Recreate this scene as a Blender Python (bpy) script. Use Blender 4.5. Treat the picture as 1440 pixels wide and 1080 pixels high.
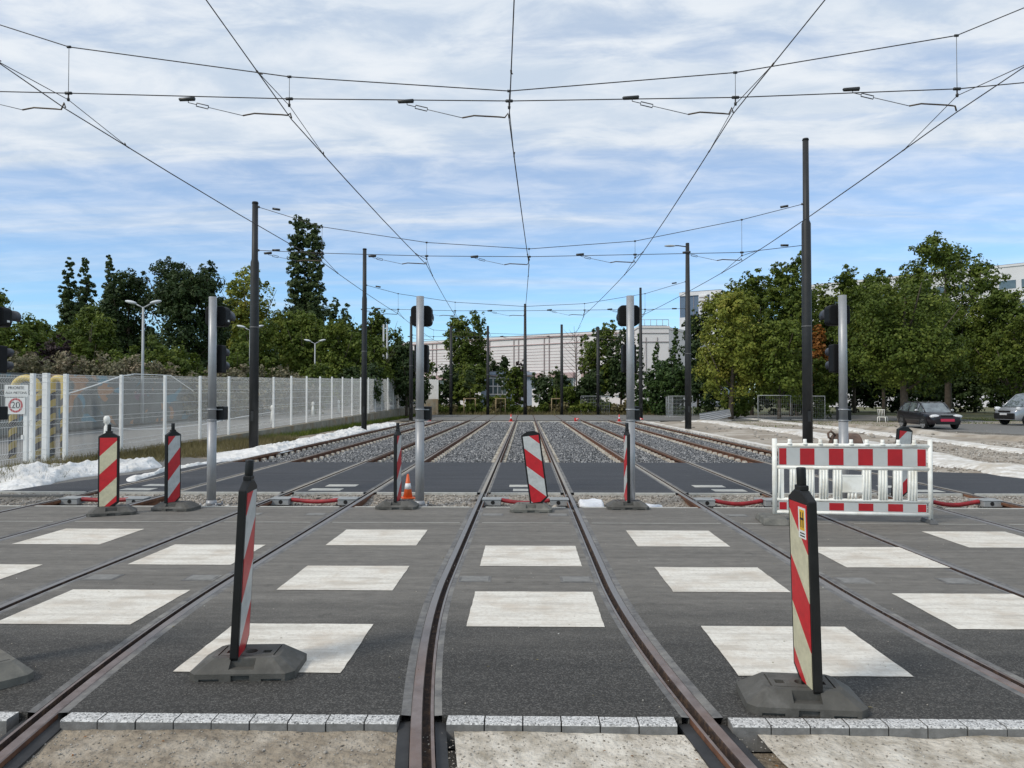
import bpy, bmesh, math, random
import numpy as np
from mathutils import Vector, Matrix
R = math.radians
random.seed(7); RNG = np.random.default_rng(7)
for o in list(bpy.data.objects): bpy.data.objects.remove(o)
scene = bpy.context.scene
COL = scene.collection

# ---------------------------------------------------------------- camera
CAMH = 1.7
TH = math.atan(19/1040)
fwd = Vector((-math.sin(TH)*math.cos(TH), math.cos(TH)*math.cos(TH), math.sin(TH))).normalized()
rgt = Vector((math.cos(TH), math.sin(TH), 0)); upv = rgt.cross(fwd)
cam = bpy.data.objects.new('camera', bpy.data.cameras.new('camera'))
COL.objects.link(cam); scene.camera = cam
cam.matrix_world = Matrix(((rgt.x, upv.x, -fwd.x, 0), (rgt.y, upv.y, -fwd.y, 0), (rgt.z, upv.z, -fwd.z, CAMH), (0, 0, 0, 1)))
cam.data.sensor_width = 36; cam.data.lens = 26; cam.data.clip_start = 0.05; cam.data.clip_end = 3000
# survey helpers: photo pixel -> point on the ground / on a plane of constant Y
def ray(u, v): return fwd*1040 + rgt*(u-720) + upv*(540-v)
def g(u, v, z=0.0):
    r = ray(u, v); s = (z-CAMH)/r.z
    return Vector((r.x*s, r.y*s, z))
def at(u, v, Y):
    r = ray(u, v); s = Y/r.y
    return Vector((r.x*s, Y, CAMH+r.z*s))

# ---------------------------------------------------------------- sky and sun
SUN_EL, SUN_AZ = R(42), R(235)        # azimuth clockwise from +Y : behind-left of the camera
world = bpy.data.worlds.new('World'); scene.world = world; world.use_nodes = True
nt = world.node_tree; nt.nodes.clear()
def N(tree, typ, **kw):
    n = tree.nodes.new(typ)
    for k, v in kw.items():
        if k == 'inp':
            for a, b in v.items(): n.inputs[a].default_value = b
        else: setattr(n, k, v)
    return n
L = nt.links.new
sky = N(nt, 'ShaderNodeTexSky', sky_type='NISHITA', sun_disc=False, sun_elevation=SUN_EL, sun_rotation=SUN_AZ)
sky.air_density = 1.0; sky.dust_density = 0.2; sky.ozone_density = 1.6
tc = N(nt, 'ShaderNodeTexCoord'); sep = N(nt, 'ShaderNodeSeparateXYZ'); L(tc.outputs['Generated'], sep.inputs[0])
zz = N(nt, 'ShaderNodeMath', operation='MAXIMUM', inp={1: 0.0}); L(sep.outputs['Z'], zz.inputs[0])
za = N(nt, 'ShaderNodeMath', operation='ADD', inp={1: 0.07}); L(zz.outputs[0], za.inputs[0])
dx = N(nt, 'ShaderNodeMath', operation='DIVIDE'); L(sep.outputs['X'], dx.inputs[0]); L(za.outputs[0], dx.inputs[1])
dy = N(nt, 'ShaderNodeMath', operation='DIVIDE'); L(sep.outputs['Y'], dy.inputs[0]); L(za.outputs[0], dy.inputs[1])
cmb = N(nt, 'ShaderNodeCombineXYZ'); L(dx.outputs[0], cmb.inputs[0]); L(dy.outputs[0], cmb.inputs[1])
def cloudnoise(scale, rot, det, rough, dist, lo, hi, off):
    mp = N(nt, 'ShaderNodeMapping'); mp.inputs['Scale'].default_value = scale; mp.inputs['Rotation'].default_value = (0, 0, rot); mp.inputs['Location'].default_value = off
    L(cmb.outputs[0], mp.inputs[0])
    n = N(nt, 'ShaderNodeTexNoise', inp={'Scale': 1.0, 'Detail': det, 'Roughness': rough, 'Distortion': dist}); L(mp.outputs[0], n.inputs['Vector'])
    r = N(nt, 'ShaderNodeMapRange', interpolation_type='SMOOTHSTEP', inp={'From Min': lo, 'From Max': hi}); L(n.outputs['Fac'], r.inputs['Value'])
    return r.outputs[0]
def mth(op, a, b):
    m = N(nt, 'ShaderNodeMath', operation=op); m.use_clamp = True
    for i, x in enumerate((a, b)):
        if isinstance(x, (int, float)): m.inputs[i].default_value = x
        else: L(x, m.inputs[i])
    return m.outputs[0]
big = cloudnoise((0.30, 0.75, 1), R(14), 5, 0.55, 0.4, 0.40, 0.68, (3.3, 1.2, 0))
streak = cloudnoise((0.14, 1.5, 1), R(5), 7, 0.55, 0.6, 0.40, 0.70, (1.0, 5.0, 0))
puff = cloudnoise((3.0, 5.0, 1), R(24), 7, 0.60, 0.35, 0.32, 0.72, (0.5, 0.3, 0))
# how high above the horizon: puffy deck overhead, thin bands below
hi = N(nt, 'ShaderNodeMapRange', interpolation_type='SMOOTHSTEP', inp={'From Min': 0.10, 'From Max': 0.42}); L(sep.outputs['Z'], hi.inputs['Value'])
low = N(nt, 'ShaderNodeMapRange', interpolation_type='SMOOTHSTEP', inp={'From Min': 0.06, 'From Max': 0.27}); L(sep.outputs['Z'], low.inputs['Value'])
deck = mth('MULTIPLY', mth('ADD', mth('MULTIPLY', big, 0.50), mth('ADD', mth('MULTIPLY', puff, 0.40), 0.20)), hi.outputs[0])
bands = mth('MULTIPLY', streak, mth('ADD', mth('MULTIPLY', low.outputs[0], 0.50), 0.34))
veil = mth('MULTIPLY', low.outputs[0], 0.34)
fac = mth('ADD', mth('ADD', mth('MULTIPLY', deck, 0.8), mth('MULTIPLY', bands, 0.8)), veil)
ccol = N(nt, 'ShaderNodeMix', data_type='RGBA'); L(puff, ccol.inputs['Factor'])
ccol.inputs['A'].default_value = (5.9, 6.9, 8.2, 1); ccol.inputs['B'].default_value = (8.3, 8.8, 9.4, 1)
skyb = N(nt, 'ShaderNodeMix', data_type='RGBA', blend_type='MULTIPLY'); skyb.inputs['Factor'].default_value = 1
L(sky.outputs[0], skyb.inputs['A']); skyb.inputs['B'].default_value = (1.0, 1.38, 1.72, 1)
mix = N(nt, 'ShaderNodeMix', data_type='RGBA'); L(fac, mix.inputs['Factor']); L(skyb.outputs['Result'], mix.inputs['A']); L(ccol.outputs['Result'], mix.inputs['B'])
bg = N(nt, 'ShaderNodeBackground', inp={'Strength': 0.1}); L(mix.outputs['Result'], bg.inputs[0])
wo = N(nt, 'ShaderNodeOutputWorld'); L(bg.outputs[0], wo.inputs[0])

sl = bpy.data.lights.new('sun', 'SUN'); sl.energy = 2.3; sl.angle = R(14); sl.color = (1, 0.93, 0.82)
so = bpy.data.objects.new('sun', sl); COL.objects.link(so)
sd = Vector((math.sin(SUN_AZ)*math.cos(SUN_EL), math.cos(SUN_AZ)*math.cos(SUN_EL), math.sin(SUN_EL)))
so.rotation_euler = sd.to_track_quat('Z', 'Y').to_euler(); so.location = sd*50
vs = scene.view_settings; vs.view_transform = 'Standard'; vs.look = 'None'; vs.exposure = 0.0; vs.gamma = 1
scene.render.engine = 'CYCLES'
scene.cycles.max_bounces = 6; scene.cycles.transparent_max_bounces = 12

# ---------------------------------------------------------------- materials
def mat(name, c1, c2=None, scale=3.0, rough=0.8, bump=0.0, bscale=None, metal=0.0, c3=None, s3=0.4, detail=6, lo=0.35, hi=0.65, coat=0.0, spec=0.5):
    m = bpy.data.materials.new(name); m.use_nodes = True; t = m.node_tree; b = t.nodes['Principled BSDF']
    b.inputs['Roughness'].default_value = rough; b.inputs['Metallic'].default_value = metal
    b.inputs['Coat Weight'].default_value = coat; b.inputs['Specular IOR Level'].default_value = spec
    ge = N(t, 'ShaderNodeNewGeometry')
    if c2 is None: c2 = tuple(x*0.8 for x in c1)
    n = N(t, 'ShaderNodeTexNoise', inp={'Scale': scale, 'Detail': detail, 'Roughness': 0.6}); t.links.new(ge.outputs['Position'], n.inputs['Vector'])
    r = N(t, 'ShaderNodeMapRange', inp={'From Min': lo, 'From Max': hi}); t.links.new(n.outputs['Fac'], r.inputs['Value'])
    mx = N(t, 'ShaderNodeMix', data_type='RGBA'); mx.inputs['A'].default_value = (*c1, 1); mx.inputs['B'].default_value = (*c2, 1)
    t.links.new(r.outputs[0], mx.inputs['Factor']); out = mx.outputs['Result']
    if c3 is not None:
        n2 = N(t, 'ShaderNodeTexNoise', inp={'Scale': s3, 'Detail': 5, 'Roughness': 0.65}); t.links.new(ge.outputs['Position'], n2.inputs['Vector'])
        r2 = N(t, 'ShaderNodeMapRange', inp={'From Min': 0.48, 'From Max': 0.68}); t.links.new(n2.outputs['Fac'], r2.inputs['Value'])
        m2 = N(t, 'ShaderNodeMix', data_type='RGBA'); m2.inputs['B'].default_value = (*c3, 1)
        t.links.new(r2.outputs[0], m2.inputs['Factor']); t.links.new(out, m2.inputs['A']); out = m2.outputs['Result']
    t.links.new(out, b.inputs['Base Color'])
    if bump:
        n3 = N(t, 'ShaderNodeTexNoise', inp={'Scale': bscale or scale*4, 'Detail': 4}); t.links.new(ge.outputs['Position'], n3.inputs['Vector'])
        bp = N(t, 'ShaderNodeBump', inp={'Strength': 1.0, 'Distance': bump}); t.links.new(n3.outputs['Fac'], bp.inputs['Height'])
        t.links.new(bp.outputs[0], b.inputs['Normal'])
    return m

def mat_asphalt(name, base, speck, dust, dusty0, dusty1, dustamt, patch=0.35):
    """fine aggregate + tracked dust that grows from dusty0 to dusty1 along the road"""
    m = bpy.data.materials.new(name); m.use_nodes = True; t = m.node_tree; b = t.nodes['Principled BSDF']; l = t.links.new
    b.inputs['Roughness'].default_value = 0.82; b.inputs['Specular IOR Level'].default_value = 0.35
    ge = N(t, 'ShaderNodeNewGeometry'); s = N(t, 'ShaderNodeSeparateXYZ'); l(ge.outputs['Position'], s.inputs[0])
    v = N(t, 'ShaderNodeTexVoronoi', inp={'Scale': 130.0}); l(ge.outputs['Position'], v.inputs['Vector'])
    vr = N(t, 'ShaderNodeSeparateColor'); l(v.outputs['Color'], vr.inputs[0])
    pw = N(t, 'ShaderNodeMath', operation='POWER', inp={1: 3.0}); l(vr.outputs[0], pw.inputs[0])
    c1 = N(t, 'ShaderNodeMix', data_type='RGBA'); c1.inputs['A'].default_value = (*base, 1); c1.inputs['B'].default_value = (*speck, 1); l(pw.outputs[0], c1.inputs['Factor'])
    n = N(t, 'ShaderNodeTexNoise', inp={'Scale': 1.4, 'Detail': 8, 'Roughness': 0.62})
    mp = N(t, 'ShaderNodeMapping'); mp.inputs['Scale'].default_value = (0.6, 1.3, 1); l(ge.outputs['Position'], mp.inputs[0]); l(mp.outputs[0], n.inputs['Vector'])
    nr = N(t, 'ShaderNodeMapRange', inp={'From Min': 0.3, 'From Max': 0.7, 'To Min': -patch, 'To Max': patch}); l(n.outputs['Fac'], nr.inputs['Value'])
    yy = N(t, 'ShaderNodeMath', operation='MULTIPLY_ADD', inp={1: 1.0}); l(s.outputs['Y'], yy.inputs[0]); l(nr.outputs[0], yy.inputs[2])
    yr = N(t, 'ShaderNodeMapRange', interpolation_type='SMOOTHSTEP', inp={'From Min': dusty0, 'From Max': dusty1}); l(yy.outputs[0], yr.inputs['Value'])
    n2 = N(t, 'ShaderNodeTexNoise', inp={'Scale': 9.0, 'Detail': 8, 'Roughness': 0.7}); l(mp.outputs[0], n2.inputs['Vector'])
    n2r = N(t, 'ShaderNodeMapRange', inp={'From Min': 0.3, 'From Max': 0.7, 'To Min': dustamt*0.6, 'To Max': dustamt}); l(n2.outputs['Fac'], n2r.inputs['Value'])
    mu = N(t, 'ShaderNodeMath', operation='MULTIPLY'); l(yr.outputs[0], mu.inputs[0]); l(n2r.outputs[0], mu.inputs[1])
    c2 = N(t, 'ShaderNodeMix', data_type='RGBA'); l(mu.outputs[0], c2.inputs['Factor']); l(c1.outputs['Result'], c2.inputs['A'])
    dv = N(t, 'ShaderNodeMix', data_type='RGBA'); dv.inputs['A'].default_value = (*[x*0.8 for x in dust], 1); dv.inputs['B'].default_value = (*[x*1.25 for x in dust], 1); l(n2.outputs['Fac'], dv.inputs['Factor'])
    l(dv.outputs['Result'], c2.inputs['B'])
    # scattered pale scuffs
    n4 = N(t, 'ShaderNodeTexNoise', inp={'Scale': 3.1, 'Detail': 9, 'Roughness': 0.75}); l(mp.outputs[0], n4.inputs['Vector'])
    r4 = N(t, 'ShaderNodeMapRange', inp={'From Min': 0.62, 'From Max': 0.78, 'To Max': 0.6}); l(n4.outputs['Fac'], r4.inputs['Value'])
    c4 = N(t, 'ShaderNodeMix', data_type='RGBA'); c4.inputs['B'].default_value = (0.33, 0.31, 0.28, 1); l(r4.outputs[0], c4.inputs['Factor']); l(c2.outputs['Result'], c4.inputs['A'])
    # cross-wise tyre streaks, darker and paler
    ms = N(t, 'ShaderNodeMapping'); ms.inputs['Scale'].default_value = (0.35, 5.0, 1); l(ge.outputs['Position'], ms.inputs[0])
    n5 = N(t, 'ShaderNodeTexNoise', inp={'Scale': 1.0, 'Detail': 9, 'Roughness': 0.68, 'Distortion': 0.4}); l(ms.outputs[0], n5.inputs['Vector'])
    r5 = N(t, 'ShaderNodeMapRange', inp={'From Min': 0.3, 'From Max': 0.7, 'To Min': 0.76, 'To Max': 1.24}); l(n5.outputs['Fac'], r5.inputs['Value'])
    c5 = N(t, 'ShaderNodeMix', data_type='RGBA', blend_type='MULTIPLY'); c5.inputs['Factor'].default_value = 1; l(c4.outputs['Result'], c5.inputs['A']); l(r5.outputs[0], c5.inputs['B'])
    n6 = N(t, 'ShaderNodeTexNoise', inp={'Scale': 2.3, 'Detail': 4, 'Roughness': 0.6}); l(ge.outputs['Position'], n6.inputs['Vector'])
    r6 = N(t, 'ShaderNodeMapRange', inp={'From Min': 0.66, 'From Max': 0.72, 'To Min': 1.0, 'To Max': 0.72}); l(n6.outputs['Fac'], r6.inputs['Value'])
    c6 = N(t, 'ShaderNodeMix', data_type='RGBA', blend_type='MULTIPLY'); c6.inputs['Factor'].default_value = 1; l(c5.outputs['Result'], c6.inputs['A']); l(r6.outputs[0], c6.inputs['B'])
    l(c6.outputs['Result'], b.inputs['Base Color'])
    n3 = N(t, 'ShaderNodeTexNoise', inp={'Scale': 110.0, 'Detail': 3}); l(ge.outputs['Position'], n3.inputs['Vector'])
    bp = N(t, 'ShaderNodeBump', inp={'Strength': 0.8, 'Distance': 0.006}); l(n3.outputs['Fac'], bp.inputs['Height']); l(bp.outputs[0], b.inputs['Normal'])
    return m

def mat_voronoi(name, cols, scale, bump, rough=0.85, dirt=None):
    """loose stones: colour per cell, rounded cells"""
    m = bpy.data.materials.new(name); m.use_nodes = True; t = m.node_tree; b = t.nodes['Principled BSDF']; l = t.links.new
    b.inputs['Roughness'].default_value = rough
    ge = N(t, 'ShaderNodeNewGeometry')
    v = N(t, 'ShaderNodeTexVoronoi', inp={'Scale': scale}); l(ge.outputs['Position'], v.inputs['Vector'])
    sc = N(t, 'ShaderNodeSeparateColor'); l(v.outputs['Color'], sc.inputs[0])
    cr = N(t, 'ShaderNodeValToRGB'); l(sc.outputs[0], cr.inputs[0]); e = cr.color_ramp.elements
    e[0].color = (*cols[0], 1); e[1].color = (*cols[-1], 1)
    for i, c in enumerate(cols[1:-1]): x = e.new((i+1)/(len(cols)-1)); x.color = (*c, 1)
    out = cr.outputs[0]
    if dirt:
        n2 = N(t, 'ShaderNodeTexNoise', inp={'Scale': 0.8, 'Detail': 6, 'Roughness': 0.7}); l(ge.outputs['Position'], n2.inputs['Vector'])
        r2 = N(t, 'ShaderNodeMapRange', inp={'From Min': 0.42, 'From Max': 0.62}); l(n2.outputs['Fac'], r2.inputs['Value'])
        m2 = N(t, 'ShaderNodeMix', data_type='RGBA'); m2.inputs['B'].default_value = (*dirt, 1); l(r2.outputs[0], m2.inputs['Factor']); l(out, m2.inputs['A']); out = m2.outputs['Result']
    l(out, b.inputs['Base Color'])
    bp = N(t, 'ShaderNodeBump', inp={'Strength': 1.0, 'Distance': bump}); bp.invert = True; l(v.outputs['Distance'], bp.inputs['Height']); l(bp.outputs[0], b.inputs['Normal'])
    return m

def mat_island(name, cols, rough=0.7, trans=0.0, amp=0.45, namp=1.4, off=-0.42):
    """colour varies from one loose piece (leaf, stone) to the next, plus slow drift"""
    m = bpy.data.materials.new(name); m.use_nodes = True; t = m.node_tree; b = t.nodes['Principled BSDF']; l = t.links.new
    b.inputs['Roughness'].default_value = rough; b.inputs['Specular IOR Level'].default_value = 0.25
    ge = N(t, 'ShaderNodeNewGeometry')
    n = N(t, 'ShaderNodeTexNoise', inp={'Scale': 0.55, 'Detail': 3}); l(ge.outputs['Position'], n.inputs['Vector'])
    a = N(t, 'ShaderNodeMath', operation='MULTIPLY_ADD', inp={1: amp}); l(ge.outputs['Random Per Island'], a.inputs[0])
    a2 = N(t, 'ShaderNodeMath', operation='MULTIPLY_ADD', inp={1: namp, 2: off}); l(n.outputs['Fac'], a2.inputs[0]); l(a2.outputs[0], a.inputs[2])
    cr = N(t, 'ShaderNodeValToRGB'); l(a.outputs[0], cr.inputs[0]); e = cr.color_ramp.elements
    e[0].color = (*cols[0], 1); e[1].color = (*cols[-1], 1)
    for i, c in enumerate(cols[1:-1]): x = e.new((i+1)/(len(cols)-1)); x.color = (*c, 1)
    l(cr.outputs[0], b.inputs['Base Color'])
    if trans:
        tr = N(t, 'ShaderNodeBsdfTranslucent'); l(cr.outputs[0], tr.inputs[0]); ms = N(t, 'ShaderNodeMixShader', inp={0: trans}); o = t.nodes['Material Output']
        l(b.outputs[0], ms.inputs[1]); l(tr.outputs[0], ms.inputs[2]); l(ms.outputs[0], o.inputs[0])
    return m

MA = {}
MA['road'] = mat_asphalt('road_asphalt', (0.032, 0.030, 0.027), (0.12, 0.114, 0.104), (0.195, 0.180, 0.158), 4.6, 6.9, 0.86)
MA['newasph'] = mat_asphalt('new_asphalt', (0.036, 0.038, 0.044), (0.08, 0.08, 0.085), (0.15, 0.14, 0.13), 300, 301, 0.0)
MA['oldasph'] = mat_asphalt('old_asphalt', (0.09, 0.088, 0.086), (0.2, 0.2, 0.2), (0.2, 0.19, 0.17), -50, -49, 0.6)
def mat_paint():
    m = mat('road_paint', (0.74, 0.70, 0.62), (0.52, 0.46, 0.38), scale=30, rough=0.6, bump=0.004, bscale=120, c3=(0.58, 0.51, 0.42), s3=2.6, lo=0.45, hi=0.85, detail=9)
    t = m.node_tree; b = t.nodes['Principled BSDF']; src = b.inputs['Base Color'].links[0].from_socket; ge = N(t, 'ShaderNodeNewGeometry')
    def lay(sc, loc_, scale, lo, hi, amt, col, src):
        mp = N(t, 'ShaderNodeMapping'); mp.inputs['Scale'].default_value = sc; mp.inputs['Location'].default_value = loc_; t.links.new(ge.outputs['Position'], mp.inputs[0])
        n = N(t, 'ShaderNodeTexNoise', inp={'Scale': scale, 'Detail': 8, 'Roughness': 0.7}); t.links.new(mp.outputs[0], n.inputs['Vector'])
        r = N(t, 'ShaderNodeMapRange', inp={'From Min': lo, 'From Max': hi, 'To Max': amt}); t.links.new(n.outputs['Fac'], r.inputs['Value'])
        x = N(t, 'ShaderNodeMix', data_type='RGBA'); x.inputs['B'].default_value = (*col, 1); t.links.new(r.outputs[0], x.inputs['Factor']); t.links.new(src, x.inputs['A']); return x.outputs['Result']
    src = lay((0.5, 4, 1), (0, 0, 0), 2.5, 0.44, 0.74, 0.75, (0.34, 0.30, 0.245), src)      # tyre streaks
    src = lay((1, 1, 1), (3, 1, 0), 38, 0.64, 0.68, 0.8, (0.10, 0.095, 0.09), src)         # pits and chips
    t.links.new(src, b.inputs['Base Color']); return m
MA['paint'] = mat_paint()
MA['dirt'] = mat('dirt', (0.33, 0.275, 0.205), (0.19, 0.155, 0.115), scale=12, rough=0.95, bump=0.03, bscale=26, c3=(0.42, 0.37, 0.30), s3=4, detail=10)
MA['slab'] = mat('dusty_concrete', (0.60, 0.55, 0.47), (0.30, 0.26, 0.20), scale=9, rough=0.9, bump=0.02, bscale=34, c3=(0.70, 0.66, 0.58), s3=3, detail=10)
MA['sand'] = mat('sandy_ground', (0.36, 0.31, 0.25), (0.24, 0.20, 0.155), scale=1.2, rough=0.95, bump=0.05, bscale=6, c3=(0.50, 0.46, 0.40), s3=0.35)
MA['lime'] = mat('pale_mortar_ground', (0.80, 0.78, 0.74), (0.50, 0.46, 0.40), scale=4, rough=0.95, bump=0.05, bscale=12, c3=(0.48, 0.42, 0.34), s3=1.0, detail=10)
MA['grass_far'] = mat('grass_ground', (0.075, 0.10, 0.032), (0.11, 0.10, 0.045), scale=2.0, rough=0.95, bump=0.06, bscale=12, c3=(0.16, 0.13, 0.075), s3=0.25)
MA['concrete'] = mat('concrete', (0.33, 0.32, 0.30), (0.24, 0.23, 0.215), scale=5, rough=0.85, bump=0.004, bscale=40)
MA['kerbtop'] = mat_voronoi('speckled_granite', [(0.08, 0.08, 0.08), (0.46, 0.455, 0.44), (0.66, 0.65, 0.63), (0.30, 0.295, 0.285), (0.72, 0.71, 0.69)], 120, 0.003)
MA['kerbside'] = mat('grey_kerb', (0.21, 0.207, 0.20), (0.14, 0.138, 0.132), scale=18, rough=0.85, bump=0.002, bscale=120)
MA['ballast'] = mat_voronoi('ballast_bed', [(0.02, 0.021, 0.023), (0.10, 0.105, 0.11), (0.04, 0.042, 0.045), (0.30, 0.30, 0.30)], 16, 0.06)
MA['stone'] = mat_island('ballast_stone', [(0.04, 0.042, 0.046), (0.09, 0.095, 0.10), (0.15, 0.155, 0.16), (0.25, 0.25, 0.255), (0.48, 0.47, 0.455)], 0.85, 0, 0.95, 0.3, -0.15)
MA['rubble'] = mat_island('rubble_stone', [(0.14, 0.12, 0.10), (0.40, 0.36, 0.31), (0.26, 0.24, 0.21), (0.66, 0.63, 0.58)], 0.9, 0, 0.9, 0.3, -0.15)
MA['gravel'] = mat_voronoi('gravel_bed', [(0.16, 0.14, 0.12), (0.36, 0.33, 0.29), (0.25, 0.23, 0.20), (0.46, 0.43, 0.39)], 26, 0.03, dirt=(0.30, 0.26, 0.21))
def mat_railtop():
    m = mat('rail_head', (0.24, 0.195, 0.18), (0.13, 0.095, 0.082), scale=6, rough=0.5, metal=0.3, bump=0.001, bscale=90, c3=(0.20, 0.13, 0.10), s3=1.1, detail=9)
    t = m.node_tree; b = t.nodes['Principled BSDF']; src = b.inputs['Base Color'].links[0].from_socket
    ge = N(t, 'ShaderNodeNewGeometry'); s = N(t, 'ShaderNodeSeparateXYZ'); t.links.new(ge.outputs['Position'], s.inputs[0]); out = src
    for lo, hi, c in ((4.6, 6.2, (0.21, 0.205, 0.20)), (12.6, 13.6, (0.36, 0.31, 0.24)), (19.0, 22.0, (0.17, 0.125, 0.10))):
        r = N(t, 'ShaderNodeMapRange', inp={'From Min': lo, 'From Max': hi}); t.links.new(s.outputs['Y'], r.inputs['Value'])
        k = N(t, 'ShaderNodeMath', operation='MULTIPLY', inp={1: 0.85}); t.links.new(r.outputs[0], k.inputs[0])
        x = N(t, 'ShaderNodeMix', data_type='RGBA'); x.inputs['B'].default_value = (*c, 1); t.links.new(k.outputs[0], x.inputs['Factor']); t.links.new(out, x.inputs['A']); out = x.outputs['Result']
    t.links.new(out, b.inputs['Base Color']); return m
MA['railtop'] = mat_railtop()
MA['rust'] = mat('rail_rust', (0.16, 0.068, 0.032), (0.085, 0.038, 0.022), scale=14, rough=0.9, bump=0.002, bscale=120, c3=(0.22, 0.10, 0.05), s3=3)
MA['groove'] = mat('rail_groove', (0.045, 0.026, 0.020), (0.022, 0.015, 0.012), scale=22, rough=0.95, bump=0.004, bscale=90, c3=(0.10, 0.06, 0.035), s3=18)
MA['seal'] = mat('rail_sealant', (0.16, 0.155, 0.15), (0.09, 0.088, 0.086), scale=14, rough=0.85, bump=0.003, bscale=70, c3=(0.23, 0.22, 0.20), s3=3)
MA['rubber'] = mat('black_rubber', (0.018, 0.018, 0.019), (0.03, 0.03, 0.031), scale=12, rough=0.7)
MA['recycled'] = mat('recycled_rubber', (0.060, 0.057, 0.050), (0.085, 0.08, 0.07), scale=9, rough=0.75, bump=0.002, bscale=90, c3=(0.12, 0.115, 0.105), s3=6)
MA['dustybase'] = mat('dusty_rubber', (0.15, 0.145, 0.125), (0.10, 0.098, 0.088), scale=9, rough=0.85, bump=0.002, bscale=90, c3=(0.2, 0.19, 0.165), s3=6)
MA['hole'] = mat('dark_recess', (0.008, 0.008, 0.008), (0.012, 0.012, 0.012), rough=0.9)
MA['black'] = mat('black_plastic', (0.008, 0.008, 0.008), (0.013, 0.013, 0.013), scale=8, rough=0.45, spec=0.3)
MA['signal'] = mat('signal_housing', (0.005, 0.005, 0.0055), (0.007, 0.007, 0.0075), scale=5, rough=0.6, spec=0.2)
MA['visor'] = mat('signal_visor', (0.018, 0.016, 0.022), (0.026, 0.024, 0.03), scale=5, rough=0.5)
MA['galv'] = mat('galvanised_post', (0.34, 0.345, 0.355), (0.29, 0.295, 0.305), scale=6, rough=0.45, metal=0.3, bump=0.0006, bscale=60)
MA['mast'] = mat('mast_paint', (0.022, 0.023, 0.024), (0.032, 0.032, 0.033), scale=3, rough=0.5, spec=0.3)
MA['mastdull'] = mat('mast_collar', (0.10, 0.10, 0.10), rough=0.5)
MA['wire'] = mat('wire', (0.03, 0.026, 0.024), (0.05, 0.04, 0.035), rough=0.6)
MA['thinwire'] = mat('steel_rope', (0.16, 0.17, 0.18), (0.12, 0.12, 0.13), rough=0.5)
MA['insul'] = mat('insulator', (0.02, 0.02, 0.02), (0.03, 0.03, 0.03), rough=0.4)
MA['brass'] = mat('fitting', (0.12, 0.09, 0.06), (0.07, 0.05, 0.04), rough=0.6, metal=0.3)
MA['white'] = mat('white_plastic', (0.86, 0.85, 0.80), (0.76, 0.75, 0.69), scale=6, rough=0.5, c3=(0.66, 0.63, 0.55), s3=3)
MA['fence'] = mat('fence_white', (0.78, 0.78, 0.76), (0.70, 0.70, 0.68), scale=4, rough=0.55)
MA['red'] = mat('sheet_red', (0.42, 0.008, 0.014), (0.34, 0.006, 0.012), scale=4, rough=0.4)
MA['sheetgrey'] = mat('sheet_white', (0.50, 0.51, 0.50), (0.45, 0.46, 0.45), scale=4, rough=0.4)
MA['redpipe'] = mat('red_pipe', (0.33, 0.016, 0.022), (0.20, 0.012, 0.016), scale=12, rough=0.5)
MA['orange'] = mat('cone_orange', (0.75, 0.13, 0.02), (0.6, 0.09, 0.02), scale=6, rough=0.45)
MA['conered'] = mat('cone_red', (0.72, 0.06, 0.05), (0.6, 0.04, 0.04), scale=6, rough=0.45)
MA['conewhite'] = mat('cone_white', (0.75, 0.75, 0.75), rough=0.4)
def mat_sheet():
    m = mat('geotextile', (0.80, 0.79, 0.77), (0.66, 0.65, 0.63), scale=5, rough=0.9, c3=(0.62, 0.60, 0.56), s3=1.6, detail=8)
    t = m.node_tree; b = t.nodes['Principled BSDF']; ge = N(t, 'ShaderNodeNewGeometry')
    n0 = N(t, 'ShaderNodeTexNoise', inp={'Scale': 1.6, 'Detail': 3}); t.links.new(ge.outputs['Position'], n0.inputs['Vector'])
    ad = N(t, 'ShaderNodeVectorMath', operation='MULTIPLY_ADD'); ad.inputs[1].default_value = (1.3, 1.3, 1.3); t.links.new(n0.outputs['Color'], ad.inputs[0]); t.links.new(ge.outputs['Position'], ad.inputs[2])
    v = N(t, 'ShaderNodeTexVoronoi', feature='DISTANCE_TO_EDGE', inp={'Scale': 2.6}); t.links.new(ad.outputs[0], v.inputs['Vector'])
    v2 = N(t, 'ShaderNodeTexVoronoi', feature='F1', inp={'Scale': 5.0}); t.links.new(ad.outputs[0], v2.inputs['Vector'])
    a = N(t, 'ShaderNodeMath', operation='MULTIPLY_ADD', inp={1: 0.5}); t.links.new(v2.outputs['Distance'], a.inputs[0]); t.links.new(v.outputs['Distance'], a.inputs[2])
    bp = N(t, 'ShaderNodeBump', inp={'Strength': 1.0, 'Distance': 0.045}); t.links.new(a.outputs[0], bp.inputs['Height']); t.links.new(bp.outputs[0], b.inputs['Normal']); return m
MA['sheet'] = mat_sheet()
MA['sheetstuff'] = mat('plastic_bag', (0.80, 0.81, 0.82), (0.68, 0.68, 0.70), scale=8, rough=0.5, bump=0.01, bscale=25)
MA['drain'] = mat('drain_box_grey', (0.30, 0.31, 0.31), (0.24, 0.25, 0.25), scale=8, rough=0.6)
MA['cover'] = mat('cover_plate', (0.22, 0.215, 0.20), (0.16, 0.155, 0.145), scale=14, rough=0.75, bump=0.003, bscale=60)
MA['palecover'] = mat('pale_cover', (0.50, 0.49, 0.45), (0.38, 0.37, 0.33), scale=10, rough=0.8)
MA['yellow'] = mat('hoop_yellow', (0.52, 0.36, 0.05), (0.42, 0.28, 0.04), scale=4, rough=0.5)
MA['navy'] = mat('hoop_dark', (0.02, 0.02, 0.035), rough=0.5)
MA['signwhite'] = mat('sign_white', (0.70, 0.70, 0.68), (0.62, 0.62, 0.60), scale=4, rough=0.5)
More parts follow.
